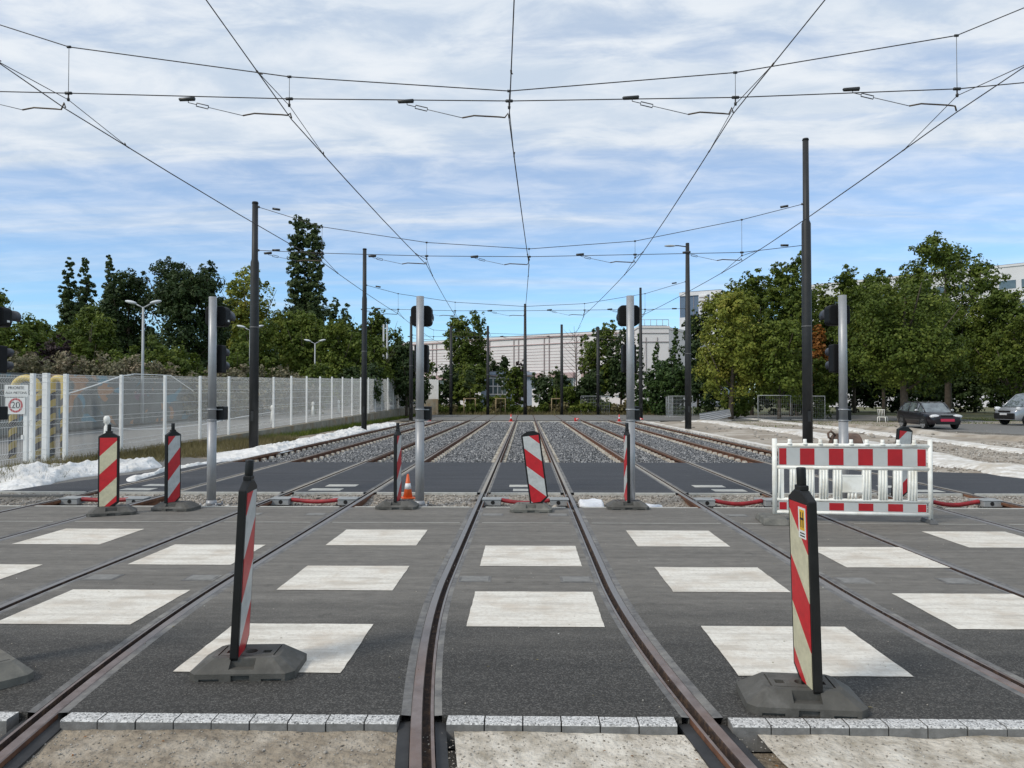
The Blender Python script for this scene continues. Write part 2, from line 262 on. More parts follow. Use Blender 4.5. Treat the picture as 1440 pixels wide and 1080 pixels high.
MA['signred'] = mat('sign_red', (0.42, 0.02, 0.03), rough=0.5)
MA['ink'] = mat('sign_ink', (0.02, 0.02, 0.02), rough=0.6)
MA['bark'] = mat('bark', (0.10, 0.08, 0.06), (0.06, 0.048, 0.036), scale=4, rough=0.95, bump=0.03, bscale=12)
MA['wood'] = mat('stake_wood', (0.40, 0.30, 0.17), (0.30, 0.22, 0.13), scale=6, rough=0.85)
MA['lampgrey'] = mat('lamp_grey', (0.42, 0.44, 0.45), (0.36, 0.37, 0.38), rough=0.5)
MA['lampwhite'] = mat('lamp_head', (0.62, 0.64, 0.66), (0.5, 0.52, 0.54), rough=0.4)
MA['rustmetal'] = mat('rusty_brown', (0.16, 0.10, 0.075), (0.09, 0.06, 0.045), scale=6, rough=0.85, bump=0.01, bscale=20)
MA['glass'] = mat('window_glass', (0.10, 0.13, 0.14), (0.05, 0.07, 0.08), scale=0.8, rough=0.12, spec=0.8)
MA['carglass'] = mat('car_glass', (0.16, 0.19, 0.20), (0.05, 0.06, 0.07), scale=2.5, rough=0.05, spec=1.0, coat=0.6)  # the paler tone puts sky reflection into the glass colour
MA['carpaint'] = mat('dark_car_paint', (0.008, 0.005, 0.008), (0.010, 0.007, 0.010), scale=2, rough=0.3, coat=0.35, spec=0.35)
MA['vanpaint'] = mat('silver_car_paint', (0.34, 0.35, 0.37), (0.32, 0.33, 0.35), scale=2, rough=0.28, metal=0.5, coat=0.6)
MA['tyre'] = mat('tyre', (0.015, 0.015, 0.015), rough=0.85)
MA['rim'] = mat('alloy', (0.50, 0.50, 0.50), (0.38, 0.38, 0.38), scale=9, rough=0.35, metal=0.6)
MA['lampglass'] = mat('headlight_glass', (0.66, 0.67, 0.68), (0.5, 0.5, 0.5), scale=14, rough=0.15, coat=0.5)
MA['platered'] = mat('red_plate', (0.50, 0.03, 0.07), (0.40, 0.02, 0.06), scale=30, rough=0.4)
MA['platewhite'] = mat('white_plate', (0.6, 0.6, 0.6), rough=0.4)
MA['hallwall'] = mat('hall_cladding', (0.70, 0.66, 0.65), (0.66, 0.62, 0.61), scale=0.5, rough=0.7)
MA['hallpink'] = mat('hall_pink', (0.50, 0.36, 0.35), rough=0.7)
MA['hallwhite'] = mat('hall_white', (0.68, 0.64, 0.63), rough=0.7)
MA['hallseam'] = mat('hall_seam', (0.30, 0.25, 0.25), rough=0.7)
MA['bluewall'] = mat('blue_cladding', (0.10, 0.145, 0.21), (0.085, 0.125, 0.19), scale=0.6, rough=0.4)
MA['cabin'] = mat('cabin_wall', (0.36, 0.41, 0.50), (0.31, 0.36, 0.44), scale=1, rough=0.7)
MA['whitewall'] = mat('white_render', (0.66, 0.65, 0.66), (0.60, 0.59, 0.60), scale=0.4, rough=0.75)
MA['roofgrey'] = mat('roof_grey', (0.22, 0.22, 0.23), rough=0.8)

def leafmat(n, a, b, c, tr=0.25): MA[n] = mat_island(n, [a, b, c], 0.6, tr)
leafmat('leaf_green', (0.032, 0.054, 0.007), (0.082, 0.118, 0.016), (0.185, 0.215, 0.036), 0.3)
leafmat('leaf_dark', (0.014, 0.028, 0.008), (0.032, 0.056, 0.014), (0.068, 0.096, 0.028), 0.2)
leafmat('leaf_poplar', (0.03, 0.05, 0.014), (0.062, 0.092, 0.028), (0.115, 0.145, 0.052), 0.25)
leafmat('leaf_yellow', (0.08, 0.11, 0.014), (0.2, 0.23, 0.035), (0.38, 0.34, 0.07), 0.3)
leafmat('leaf_olive', (0.048, 0.08, 0.01), (0.11, 0.15, 0.022), (0.21, 0.235, 0.042), 0.3)
leafmat('leaf_conifer', (0.018, 0.04, 0.01), (0.036, 0.07, 0.016), (0.075, 0.115, 0.028), 0.15)
leafmat('leaf_purple', (0.020, 0.012, 0.014), (0.035, 0.020, 0.022), (0.055, 0.035, 0.030), 0.15)
leafmat('leaf_brush', (0.075, 0.085, 0.04), (0.18, 0.165, 0.095), (0.36, 0.28, 0.2), 0.2)
leafmat('leaf_orange', (0.12, 0.07, 0.015), (0.26, 0.10, 0.02), (0.32, 0.15, 0.04), 0.3)
leafmat('leaf_dry', (0.075, 0.07, 0.03), (0.17, 0.145, 0.06), (0.28, 0.23, 0.12), 0.2)

# striped retroreflective sheeting (object space, 45 degrees); sgn = rise direction
def mat_stripe(name, red, white, sgn, phase):
    m = bpy.data.materials.new(name); m.use_nodes = True; t = m.node_tree; b = t.nodes['Principled BSDF']; l = t.links.new
    b.inputs['Roughness'].default_value = 0.38
    tcn = N(t, 'ShaderNodeTexCoord'); s = N(t, 'ShaderNodeSeparateXYZ'); l(tcn.outputs['Object'], s.inputs[0])
    a = N(t, 'ShaderNodeMath', operation='MULTIPLY_ADD', inp={1: -sgn*0.95}); l(s.outputs['X'], a.inputs[0]); l(s.outputs['Z'], a.inputs[2])
    d = N(t, 'ShaderNodeMath', operation='MULTIPLY_ADD', inp={1: 1/0.53, 2: phase}); l(a.outputs[0], d.inputs[0])
    f = N(t, 'ShaderNodeMath', operation='FRACT'); l(d.outputs[0], f.inputs[0])
    gt = N(t, 'ShaderNodeMath', operation='GREATER_THAN', inp={1: 0.5}); l(f.outputs[0], gt.inputs[0])
    n = N(t, 'ShaderNodeTexNoise', inp={'Scale': 14.0, 'Detail': 6, 'Roughness': 0.7}); l(tcn.outputs['Object'], n.inputs['Vector'])
    nr = N(t, 'ShaderNodeMapRange', inp={'From Min': 0.35, 'From Max': 0.75, 'To Min': 1.05, 'To Max': 0.72}); l(n.outputs['Fac'], nr.inputs['Value'])
    mx = N(t, 'ShaderNodeMix', data_type='RGBA'); mx.inputs['A'].default_value = (*red, 1); mx.inputs['B'].default_value = (*white, 1); l(gt.outputs[0], mx.inputs['Factor'])
    m2 = N(t, 'ShaderNodeMix', data_type='RGBA', blend_type='MULTIPLY'); m2.inputs['Factor'].default_value = 1; l(mx.outputs['Result'], m2.inputs['A']); l(nr.outputs[0], m2.inputs['B'])
    l(m2.outputs['Result'], b.inputs['Base Color']); return m
RED = (0.50, 0.010, 0.018)
MA['st_grey_up'] = mat_stripe('stripes_grey_rising', RED, (0.50, 0.51, 0.50), 1, 0.1)
MA['st_grey_dn'] = mat_stripe('stripes_grey_falling', RED, (0.50, 0.51, 0.50), -1, 0.1)
MA['st_cream_up'] = mat_stripe('stripes_cream_rising', (0.52, 0.012, 0.018), (0.56, 0.52, 0.36), 1, 0.35)
MA['st_cream_dn'] = mat_stripe('stripes_cream_falling', (0.50, 0.05, 0.02), (0.60, 0.50, 0.30), -1, 0.23)

def mat_hoop():
    m = bpy.data.materials.new('hoop_stripes'); m.use_nodes = True; t = m.node_tree; b = t.nodes['Principled BSDF']; l = t.links.new
    b.inputs['Roughness'].default_value = 0.5
    ge = N(t, 'ShaderNodeNewGeometry'); s = N(t, 'ShaderNodeSeparateXYZ'); l(ge.outputs['Position'], s.inputs[0])
    a = N(t, 'ShaderNodeMath', operation='MULTIPLY_ADD', inp={1: -0.8}); l(s.outputs['X'], a.inputs[0]); l(s.outputs['Z'], a.inputs[2])
    d = N(t, 'ShaderNodeMath', operation='MULTIPLY', inp={1: 1/0.36}); l(a.outputs[0], d.inputs[0])
    f = N(t, 'ShaderNodeMath', operation='FRACT'); l(d.outputs[0], f.inputs[0])
    gt = N(t, 'ShaderNodeMath', operation='GREATER_THAN', inp={1: 0.5}); l(f.outputs[0], gt.inputs[0])
    hz = N(t, 'ShaderNodeMath', operation='LESS_THAN', inp={1: 1.85}); l(s.outputs['Z'], hz.inputs[0])
    mu = N(t, 'ShaderNodeMath', operation='MULTIPLY'); l(gt.outputs[0], mu.inputs[0]); l(hz.outputs[0], mu.inputs[1])
    mx = N(t, 'ShaderNodeMix', data_type='RGBA'); mx.inputs['A'].default_value = (0.52, 0.37, 0.07, 1); mx.inputs['B'].default_value = (0.022, 0.02, 0.035, 1)
    l(mu.outputs[0], mx.inputs['Factor']); l(mx.outputs['Result'], b.inputs['Base Color']); return m
MA['hoop'] = mat_hoop()
def mat_graffiti():
    m = bpy.data.materials.new('painted_wall'); m.use_nodes = True; t = m.node_tree; b = t.nodes['Principled BSDF']; l = t.links.new
    b.inputs['Roughness'].default_value = 0.85
    ge = N(t, 'ShaderNodeNewGeometry'); cur = None
    base = N(t, 'ShaderNodeTexNoise', inp={'Scale': 1.2, 'Detail': 6}); l(ge.outputs['Position'], base.inputs['Vector'])
    mx = N(t, 'ShaderNodeMix', data_type='RGBA'); mx.inputs['A'].default_value = (0.06, 0.06, 0.066, 1); mx.inputs['B'].default_value = (0.15, 0.16, 0.14, 1); l(base.outputs['Fac'], mx.inputs['Factor']); cur = mx.outputs['Result']
    for i, (c, lo) in enumerate((((0.06, 0.18, 0.24), 0.60), ((0.34, 0.17, 0.08), 0.645), ((0.16, 0.08, 0.12), 0.67))):
        mp = N(t, 'ShaderNodeMapping'); mp.inputs['Location'].default_value = (7*i, 3.3*i, i); mp.inputs['Scale'].default_value = (1, 0.34, 0.7); l(ge.outputs['Position'], mp.inputs[0])
        n = N(t, 'ShaderNodeTexNoise', inp={'Scale': 1.0, 'Detail': 2, 'Distortion': 1.6}); l(mp.outputs[0], n.inputs['Vector'])
        r = N(t, 'ShaderNodeMapRange', inp={'From Min': lo, 'From Max': lo+0.03}); l(n.outputs['Fac'], r.inputs['Value'])
        m2 = N(t, 'ShaderNodeMix', data_type='RGBA'); m2.inputs['B'].default_value = (*c, 1); l(r.outputs[0], m2.inputs['Factor']); l(cur, m2.inputs['A']); cur = m2.outputs['Result']
    l(cur, b.inputs['Base Color']); return m
MA['graffiti'] = mat_graffiti()
def mat_wall():
    m = mat('stained_concrete', (0.26, 0.25, 0.21), (0.16, 0.15, 0.115), scale=2.2, rough=0.9, bump=0.01, bscale=14, c3=(0.20, 0.14, 0.075), s3=0.9)
    return m
MA['lowwall'] = mat_wall()

# ---------------------------------------------------------------- mesh builder
class MB:
    def __init__(s): s.v = []; s.f = []; s.m = []; s.sm = []
    def add(s, vs, fs, mi=0, smooth=False):
        o = len(s.v); s.v += [tuple(x) for x in vs]
        for f in fs: s.f.append([i+o for i in f]); s.m.append(mi); s.sm.append(smooth)
    def box(s, c, d, mi=0, rot=None, taper=1.0):
        x, y, z = d[0]/2, d[1]/2, d[2]/2; P = []
        for sz, k in ((-1, 1), (1, taper)):
            for sx, sy in ((-1, -1), (1, -1), (1, 1), (-1, 1)): P.append(Vector((sx*x*k, sy*y*k, sz*z)))
        if rot is not None: P = [rot @ p for p in P]
        c = Vector(c); P = [p+c for p in P]
        s.add(P, [(3, 2, 1, 0), (4, 5, 6, 7), (0, 1, 5, 4), (1, 2, 6, 5), (2, 3, 7, 6), (3, 0, 4, 7)], mi)
    def bb(s, x0, x1, y0, y1, z0, z1, mi=0): s.box(((x0+x1)/2, (y0+y1)/2, (z0+z1)/2), (x1-x0, y1-y0, z1-z0), mi)
    def tube(s, pts, r, n=8, mi=0, smooth=True, cap=True):
        pts = [Vector(p) for p in pts]; rs = r if isinstance(r, (list, tuple)) else [r]*len(pts)
        V = []; F = []; px = None
        for i, p in enumerate(pts):
            a = pts[max(i-1, 0)]; b = pts[min(i+1, len(pts)-1)]; t = (b-a).normalized()
            if px is None:
                ref = Vector((0, 0, 1)) if abs(t.z) < 0.9 else Vector((1, 0, 0)); px = t.cross(ref).normalized()
            else: px = (px - t*px.dot(t)).normalized()
            py = t.cross(px)
            for k in range(n): q = 2*math.pi*k/n; V.append(p+(px*math.cos(q)+py*math.sin(q))*rs[i])
        for i in range(len(pts)-1):
            for k in range(n): F.append((i*n+k, i*n+(k+1) % n, (i+1)*n+(k+1) % n, (i+1)*n+k))
        s.add(V, F, mi, smooth)
        if cap:
            s.add(V[:n], [tuple(range(n))[::-1]], mi); s.add(V[-n:], [tuple(range(n))], mi)
    def cyl(s, a, b, r0, r1=None, n=16, mi=0): s.tube([a, b], [r0, r0 if r1 is None else r1], n, mi)
    def prism(s, poly, axis, a, b, mi=0):
        """poly in the two other axes, extruded from a to b along axis (0,1,2)"""
        def P(p, t):
            q = [0, 0, 0]; o = [i for i in (0, 1, 2) if i != axis]; q[o[0]] = p[0]; q[o[1]] = p[1]; q[axis] = t; return q
        n = len(poly); V = [P(p, a) for p in poly]+[P(p, b) for p in poly]
        s.add(V, [tuple(range(n))[::-1], tuple(range(n, 2*n))]+[(i, (i+1) % n, n+(i+1) % n, n+i) for i in range(n)], mi)
    def sphere(s, c, r, nu=12, nv=8, mi=0):
        c = Vector(c); r = r if isinstance(r, (tuple, list)) else (r, r, r); V = []; F = []
        for j in range(nv+1):
            for i in range(nu):
                a = math.pi*j/nv; b = 2*math.pi*i/nu
                V.append(c+Vector((r[0]*math.sin(a)*math.cos(b), r[1]*math.sin(a)*math.sin(b), r[2]*math.cos(a))))
        for j in range(nv):
            for i in range(nu): F.append((j*nu+i, (j+1)*nu+i, (j+1)*nu+(i+1) % nu, j*nu+(i+1) % nu))
        s.add(V, F, mi, True)
    def build(s, name, mats, parent=None, fixn=True, loc=None):
        if not isinstance(mats, (list, tuple)): mats = [mats]
        me = bpy.data.meshes.new(name); me.from_pydata(s.v, [], s.f)
        for m in mats: me.materials.append(MA[m] if isinstance(m, str) else m)
        me.polygons.foreach_set('material_index', s.m); me.polygons.foreach_set('use_smooth', s.sm); me.update()
        if fixn:
            bm = bmesh.new(); bm.from_mesh(me); bmesh.ops.remove_doubles(bm, verts=bm.verts, dist=1e-5); bmesh.ops.recalc_face_normals(bm, faces=bm.faces); bm.to_mesh(me); bm.free()
        o = bpy.data.objects.new(name, me); COL.objects.link(o)
        if parent is not None: o.parent = parent
        if loc is not None: o.location = loc
        return o
def bevel(o, w, seg=2):
    m = o.modifiers.new('bevel', 'BEVEL'); m.width = w; m.segments = seg; m.limit_method = 'ANGLE'; m.angle_limit = R(40); return o
def tag(o, label=None, cat=None, group=None, kind=None):
    if label: o['label'] = label
    if cat: o['category'] = cat
    if group: o['group'] = group
    if kind: o['kind'] = kind
    return o
def thing(name, label, cat, loc=(0, 0, 0), rz=0, group=None):
    o = bpy.data.objects.new(name, None); COL.objects.link(o); o.location = loc; o.rotation_euler = (0, 0, rz); o.empty_display_size = 0.2
    return tag(o, label, cat, group)
KIDS = {}
def kids(o): return [c for c in bpy.data.objects if c.parent is o]
def dup(o, loc, rz=None, label=None, parent=None):
    c = o.copy(); COL.objects.link(c)
    if parent is not None: c.parent = parent
    if loc is not None: c.location = loc
    if rz is not None: c.rotation_euler = (0, 0, rz) if not isinstance(rz, (tuple, list)) else rz
    if label: c['label'] = label
    for k in kids(o): dup(k, None, None, None, c)
    return c
def npmesh(name, V, F, mats, parent=None, smooth=False):
    """V (n,3) F (m,k) numpy"""
    me = bpy.data.meshes.new(name); me.vertices.add(len(V)); me.vertices.foreach_set('co', V.astype(np.float32).ravel())
    k = F.shape[1]; me.loops.add(F.size); me.loops.foreach_set('vertex_index', F.astype(np.int32).ravel())
    me.polygons.add(len(F)); me.polygons.foreach_set('loop_start', np.arange(0, F.size, k, dtype=np.int32)); me.polygons.foreach_set('loop_total', np.full(len(F), k, dtype=np.int32))
    if smooth: me.polygons.foreach_set('use_smooth', np.ones(len(F), dtype=bool))
    for m in (mats if isinstance(mats, (list, tuple)) else [mats]): me.materials.append(MA[m])
    me.update(calc_edges=True); me.validate()
    o = bpy.data.objects.new(name, me); COL.objects.link(o)
    if parent is not None: o.parent = parent
    return o
def smooth_noise(x, y, seed=0):
    s = 0
    r = np.random.default_rng(seed)
    for f, a in ((0.5, 1), (1.1, 0.6), (2.3, 0.35), (4.7, 0.2), (9.1, 0.1)):
        for _ in range(3):
            th = r.uniform(0, 6.28); ph = r.uniform(0, 6.28); s = s + a/3*np.sin(f*(x*math.cos(th)+y*math.sin(th))*1.7+ph)
    return s
def grid(name, x0, x1, y0, y1, nx, ny, zf, m, kind='structure'):
    X, Y = np.meshgrid(np.linspace(x0, x1, nx), np.linspace(y0, y1, ny)); Z = zf(X, Y)
    V = np.stack([X.ravel(), Y.ravel(), np.broadcast_to(Z, X.shape).ravel()], 1)
    i = np.arange(nx*ny).reshape(ny, nx); F = np.stack([i[:-1, :-1].ravel(), i[:-1, 1:].ravel(), i[1:, 1:].ravel(), i[1:, :-1].ravel()], 1)
    o = npmesh(name, V, F, m, smooth=True); tag(o, kind=kind); return o
def flat(name, poly, z, m, th=None, kind='structure'):
    b = MB(); n = len(poly)
    if th: b.prism([(p[0], p[1]) for p in poly], 2, z-th, z)
    else: b.add([(p[0], p[1], z) for p in poly], [tuple(range(n))])
    o = b.build(name, m)
    if kind: tag(o, kind=kind)
    return o

# ---------------------------------------------------------------- track geometry
CENTRES = [-7.06, -3.52, 0.0, 3.52, 7.06]
GH = 0.7425                                   # half gauge
def shift(y): return 0.021*(7-y)**2 if y < 7 else 0.0
def ys(y0, y1):
    a = [y0]
    y = y0
    while y < min(7, y1)-0.2: y += 0.15; a.append(y)
    while y < y1-4: y += 4; a.append(y)
    a.append(y1); return a
def sweep(mb, prof, mi_list, xg, y0, y1, closed=True):
    Y = ys(y0, y1); n = len(prof); V = []; F = []; M = []
    for y in Y:
        s = shift(y)
        for (px, pz) in prof: V.append((xg+px+s, y, pz))
    for i in range(len(Y)-1):
        for k in range(n if closed else n-1):
            F.append((i*n+k, i*n+(k+1) % n, (i+1)*n+(k+1) % n, (i+1)*n+k)); M.append(mi_list[k])
    o = len(mb.v); mb.v += V
    for f, m in zip(F, M): mb.f.append([q+o for q in f]); mb.m.append(m); mb.sm.append(False)
# rail section: x measured from the gauge face, s = outward direction
def rail_prof(s):
    P = [(0.062, -0.005), (0.056, 0.0), (0.004, 0.0), (0.0, -0.006), (-0.002, -0.040), (-0.040, -0.042), (-0.043, -0.004), (-0.060, -0.004),
         (-0.062, -0.052), (0.012, -0.068), (0.014, -0.135), (-0.055, -0.155), (-0.055, -0.165), (0.095, -0.165), (0.095, -0.155), (0.030, -0.135), (0.032, -0.060), (0.060, -0.048)]
    return [(s*a, b) for a, b in P]
RAILMI = [0, 0, 2, 2, 2, 2, 0, 1, 1, 1, 1, 1, 1, 1, 1, 1, 1, 1]
EMB = [(3.98, 11.45), (13.25, 19.4), (55.6, 72.3)]
NAMES = ['leftmost of the five tracks, beside the white sheets and fence', 'second from the left, passing the small orange cone', 'middle track running straight ahead and curving towards the camera',
         'fourth track from the left, crossed by the red and white barrier', 'rightmost of the five tracks, beside the sandy ground']
sleeper = None
for ci, c in enumerate(CENTRES):
    t = thing('tram_track', 'rusty tram track, '+NAMES[ci], 'tram track', (c, 19.4, 0), 0, 'parallel tram tracks')
    for s in (-1, 1):
        b = MB(); xg = s*GH
        sweep(b, rail_prof(s), RAILMI, c+xg, 1.2, 72.3)
        b.v = [(x-c, y-19.4, z) for x, y, z in b.v]
        b.build('rail', ['railtop', 'rust', 'groove'], t)
        for y0, y1 in EMB:
            for a0, a1 in ((s*0.0635, s*0.115), (-s*0.0635, -s*0.105)):
                f = MB(); sweep(f, [(a0, -0.003), (a1, 0.0005), (a1, -0.06), (a0, -0.06)], [0]*4, c+xg, y0, y1)
                f.v = [(x-c, y-19.4, z) for x, y, z in f.v]; f.build('filler_strip', 'seal', t)
        for a0, a1 in ((s*0.066, s*0.13), (-s*0.066, -s*0.125)):      # exposed chamber filler in the unfinished foreground
            f = MB(); sweep(f, [(a0, -0.030), (a1, -0.038), (a1, -0.12), (a0, -0.12)], [0]*4, c+xg, 1.2, 3.975)
            f.v = [(x-c, y-19.4, z) for x, y, z in f.v]; f.build('rubber_filler', 'rubber', t)
    for k in range(55):
        y = 19.62+k*0.655
        if sleeper is None:
            b = MB()
            b.prism([(-1.15, -0.22), (1.15, -0.22), (1.15, -0.205), (1.0, -0.20), (-1.0, -0.20), (-1.15, -0.205)], 1, -0.11, 0.11)
            for s in (-1, 1):
                for q in (0.165, -0.135):
                    b.box((s*(GH+q), 0, -0.135), (0.13, 0.21, 0.11), 1, taper=0.7)
            sleeper = b.build('sleeper', ['concrete', 'slab'], t, loc=(0, y-19.4, 0))
        else:
            o = sleeper.copy(); COL.objects.link(o); o.parent = t; o.location = (0, y-19.4, 0)

RX = sorted([(c+s*GH, s) for c in CENTRES for s in (-1, 1)])
def strips(name, y0, y1, z, m, xl, xr, kind='structure', thick=0.06):
    """a paved surface interrupted by the rails"""
    b = MB(); Y = ys(y0, y1)
    edges = []; left = ('f', xl)
    for x, s in RX:
        a = x+min(s*0.115, -s*0.105); d = x+max(s*0.115, -s*0.105)
        edges.append((left, ('r', a))); left = ('r', d)
    edges.append((left, ('f', xr)))
    ex = lambda e, y: (e[1](y) if callable(e[1]) else e[1]) + (shift(y) if e[0] == 'r' else 0)
    for e0, e1 in edges:
        V = []; F = []
        for y in Y: V += [(ex(e0, y), y, z), (ex(e1, y), y, z), (ex(e1, y), y, z-thick), (ex(e0, y), y, z-thick)]
        n = len(Y)
        for i in range(n-1):
            q = 4*i
            F += [(q, q+1, q+5, q+4), (q+1, q+2, q+6, q+5), (q+3, q, q+4, q+7)]
        F += [(0, 3, 2, 1), (4*n-4, 4*n-3, 4*n-2, 4*n-1)]
        b.add(V, F)
    o = b.build(name, m); tag(o, kind=kind); return o

# ---------------------------------------------------------------- ground
grid('ground', -420, 420, -40, 1100, 12, 20, lambda X, Y: X*0-0.32, 'grass_far')
strips('crossing_road', 3.98, 11.45, 0.0, 'road', -30, 30)
strips('service_road', 13.25, 19.4, 0.0, 'newasph', lambda y: max(-12.0, -9.25+(y-13.25)*0.20) if y > 16 else -9.6, lambda y: 24 if y < 15 else 8.6)
flat('service_road_edge', [(8.605, 13.26), (30, 13.26), (30, 14.9), (9.3, 14.9), (8.605, 17.5)], -0.001, 'newasph', 0.06)
strips('far_road', 55.6, 72.6, 0.0, 'oldasph', -9.5, 34)
flat('far_road_kerb', [(-8.7, 55.05), (10, 55.05), (10, 55.59), (-8.7, 55.59)], -0.09, 'lime', 0.1)
# kerb lips of the trench
b = MB()
for y0, y1 in ((11.45, 11.52), (13.17, 13.25)):
    xs = [-30]+[q for x, s in RX for q in (x-0.12, x+0.12)]+[30]
    for i in range(0, len(xs), 2): b.bb(xs[i]+.004, xs[i+1]-.004, y0+.002, y1-.002, -0.15, 0.004)
tag(b.build('trench_kerb', 'palecover'), kind='structure')
# pale joint and concrete band across the crossing
b = MB()
for i in range(0, len(xs), 2): b.add([(xs[i]+0.03, 10.03, 0.004), (xs[i+1]-0.03, 10.03, 0.004), (xs[i+1]-0.03, 10.06, 0.004), (xs[i]+0.03, 10.06, 0.004)], [(0, 1, 2, 3)])
tag(b.build('road_joint', 'palecover'), kind='structure')
# gravel trench, ballast bed, near ground
def trz(X, Y): return -0.040-0.085*np.clip(1-np.abs((Y-12.32)/0.75)**3, 0, 1)+0.012*smooth_noise(X*3, Y*3, 3)
grid('trench_bed', -30, 30, 11.3, 13.35, 500, 22, trz, 'gravel')
grid('ballast_bed', -8.75, 8.75, 19.41, 55.1, 180, 300, lambda X, Y: -0.162+0.010*smooth_noise(X*2, Y*2, 4), 'ballast')
def nearz(X, Y): return -0.043+0.007*smooth_noise(X*5.1, Y*5.1, 5)-0.035*np.clip(3.75-Y, 0, .5)+.005*smooth_noise(X*17, Y*17, 6)
for nm, x0, x1, mm in (('near_dirt', -2.62, -0.60, 'dirt'), ('near_slab', -0.32, 0.95, 'slab'), ('near_slab', 1.25, 4.2, 'slab'), ('near_dirt', -9.0, -2.95, 'dirt'), ('near_slab', 4.2, 9, 'slab')):
    def side(x): return x
    nx, ny = int((x1-x0)*28), 70
    U, W = np.meshgrid(np.linspace(x0, x1, nx), np.linspace(1.2, 3.879, ny)); S = 0.021*(7-W)**2-0.021*(7-3.5)**2
    X = U+S; Z = nearz(X, W); V = np.stack([X.ravel(), W.ravel(), Z.ravel()], 1)
    i = np.arange(nx*ny).reshape(ny, nx); F = np.stack([i[:-1, :-1].ravel(), i[:-1, 1:].ravel(), i[1:, 1:].ravel(), i[1:, :-1].ravel()], 1)
    tag(npmesh(nm, V, F, mm, smooth=True), kind='structure')
flat('near_base', [(-12, 0.5), (12, 0.5), (12, 3.86), (-12, 3.86)], -0.13, 'dirt')
# kerb blocks
b = MB(); x = -4.2
random.seed(3)
while x < 4.6:
    w = 0.198; x1 = x+w
    hit = [q for q, s in RX if x1 > q+shift(3.92)-0.14 and x < q+shift(3.92)+0.14]
    if hit:
        q = hit[0]+shift(3.92)
        if x < q-0.16: x1 = q-0.128
        elif x1 > q+0.128 and x > q-0.128: x = q+0.128; x1 = x+w
        else: x = max(x1, x); x = x1+0.002; continue
    if x1-x > 0.03:
        h = random.uniform(-0.0015, 0.0015); yo = random.uniform(-0.003, 0.003)
        b.prism([(3.878+yo, -0.13), (3.975, -0.13), (3.975, 0.002+h), (3.886+yo, 0.002+h), (3.878+yo, -0.006+h)], 0, x+0.002, x1-0.002, 0)
        for k in range(5, 0, -1):
            nf = len(b.f)
        # side faces get the plain grey, top keeps the exposed aggregate
        base = len(b.f)-7
        for fi in range(base, base+7):
            zs = [b.v[i][2] for i in b.f[fi]]
            if min(zs) < -0.05: b.m[fi] = 1
    x = x1+0.003
tag(b.build('kerb', ['kerbtop', 'kerbside']), kind='structure')
# painted chequer of the crossing
sq = {0: [-2.185, 1.30], 1: [-4.0, -0.44, 3.17], 2: [-2.2, 1.29, -5.95, 5.0], 3: [-4.05, -0.46, 3.21], 4: [-2.3, 1.28, -5.95, 5.02]}
b = MB(); random.seed(5)
for r, L0 in sq.items():
    y0 = [4.57, 5.51, 6.52, 7.48, 8.49][r]; y1 = [5.55, 6.50, 7.46, 8.50, 9.50][r]
    for x0 in L0:
        w = 1.04+random.uniform(-.02, .02); pts = []
        n = 12
        for (ax, ay), (bx, by) in (((x0, y0), (x0+w, y0)), ((x0+w, y0), (x0+w, y1)), ((x0+w, y1), (x0, y1)), ((x0, y1), (x0, y0))):
            for i in range(n):
                t = i/n; pts.append((ax+(bx-ax)*t+random.uniform(-.003, .003), ay+(by-ay)*t+random.uniform(-.003, .003), 0.004))
        b.add(pts, [tuple(range(len(pts)))])
tag(b.build('crossing_paint', 'paint'), kind='structure')

# ---- stones
def stones(name, n, xf, yf, zf, size, m, avoid=True, clear=0.10, seed=1, kind='stuff', flatten=0.7):
    r = np.random.default_rng(seed); X = xf(r, n); Y = yf(r, n)
    if avoid:
        keep = np.ones(n, bool)
        for q, s in RX: keep &= np.abs(X-q-s*.015) > clear
        X = X[keep]; Y = Y[keep]
    n = len(X); Z = zf(X, Y); sz = r.uniform(size[0], size[1], n)
    base = np.array([[1, 0, 0], [0, 1, 0], [-1, 0, 0], [0, -1, 0], [0, 0, 1], [0, 0, -1]], float)
    V = base[None]*r.uniform(0.6, 1.15, (n, 6, 1)) + r.uniform(-0.25, 0.25, (n, 6, 3))
    a = r.uniform(0, 6.28, n); ca, sa = np.cos(a), np.sin(a)
    V2 = np.stack([V[..., 0]*ca[:, None]-V[..., 1]*sa[:, None], V[..., 0]*sa[:, None]+V[..., 1]*ca[:, None], V[..., 2]*flatten], -1)*sz[:, None, None]
    V2[..., 0] += X[:, None]; V2[..., 1] += Y[:, None]; V2[..., 2] += (Z+sz*0.25)[:, None]
    f = np.array([[0, 1, 4], [1, 2, 4], [2, 3, 4], [3, 0, 4], [1, 0, 5], [2, 1, 5], [3, 2, 5], [0, 3, 5]])
    F = (f[None]+(np.arange(n)*6)[:, None, None]).reshape(-1, 3)
    o = npmesh(name, V2.reshape(-1, 3), F, m); tag(o, kind=kind); return o
def U(a, b): return lambda r, n: r.uniform(a, b, n)
stones('ballast', 62000, U(-8.7, 8.7), lambda r, n: 19.43+(33-19.43)*r.random(n), lambda X, Y: X*0-0.160, (0.022, 0.046), 'stone', seed=2, clear=.21)
stones('ballast', 36000, U(-8.7, 8.7), U(33, 55), lambda X, Y: X*0-0.160, (0.035, 0.065), 'stone', seed=3, clear=.21)
stones('trench_gravel', 16000, U(-10, 10), U(11.52, 13.18), trz, (0.01, 0.028), 'rubble', seed=4)
stones('trench_lumps', 260, U(-10, 10), U(11.7, 13.0), trz, (0.03, 0.07), 'rubble', seed=5)
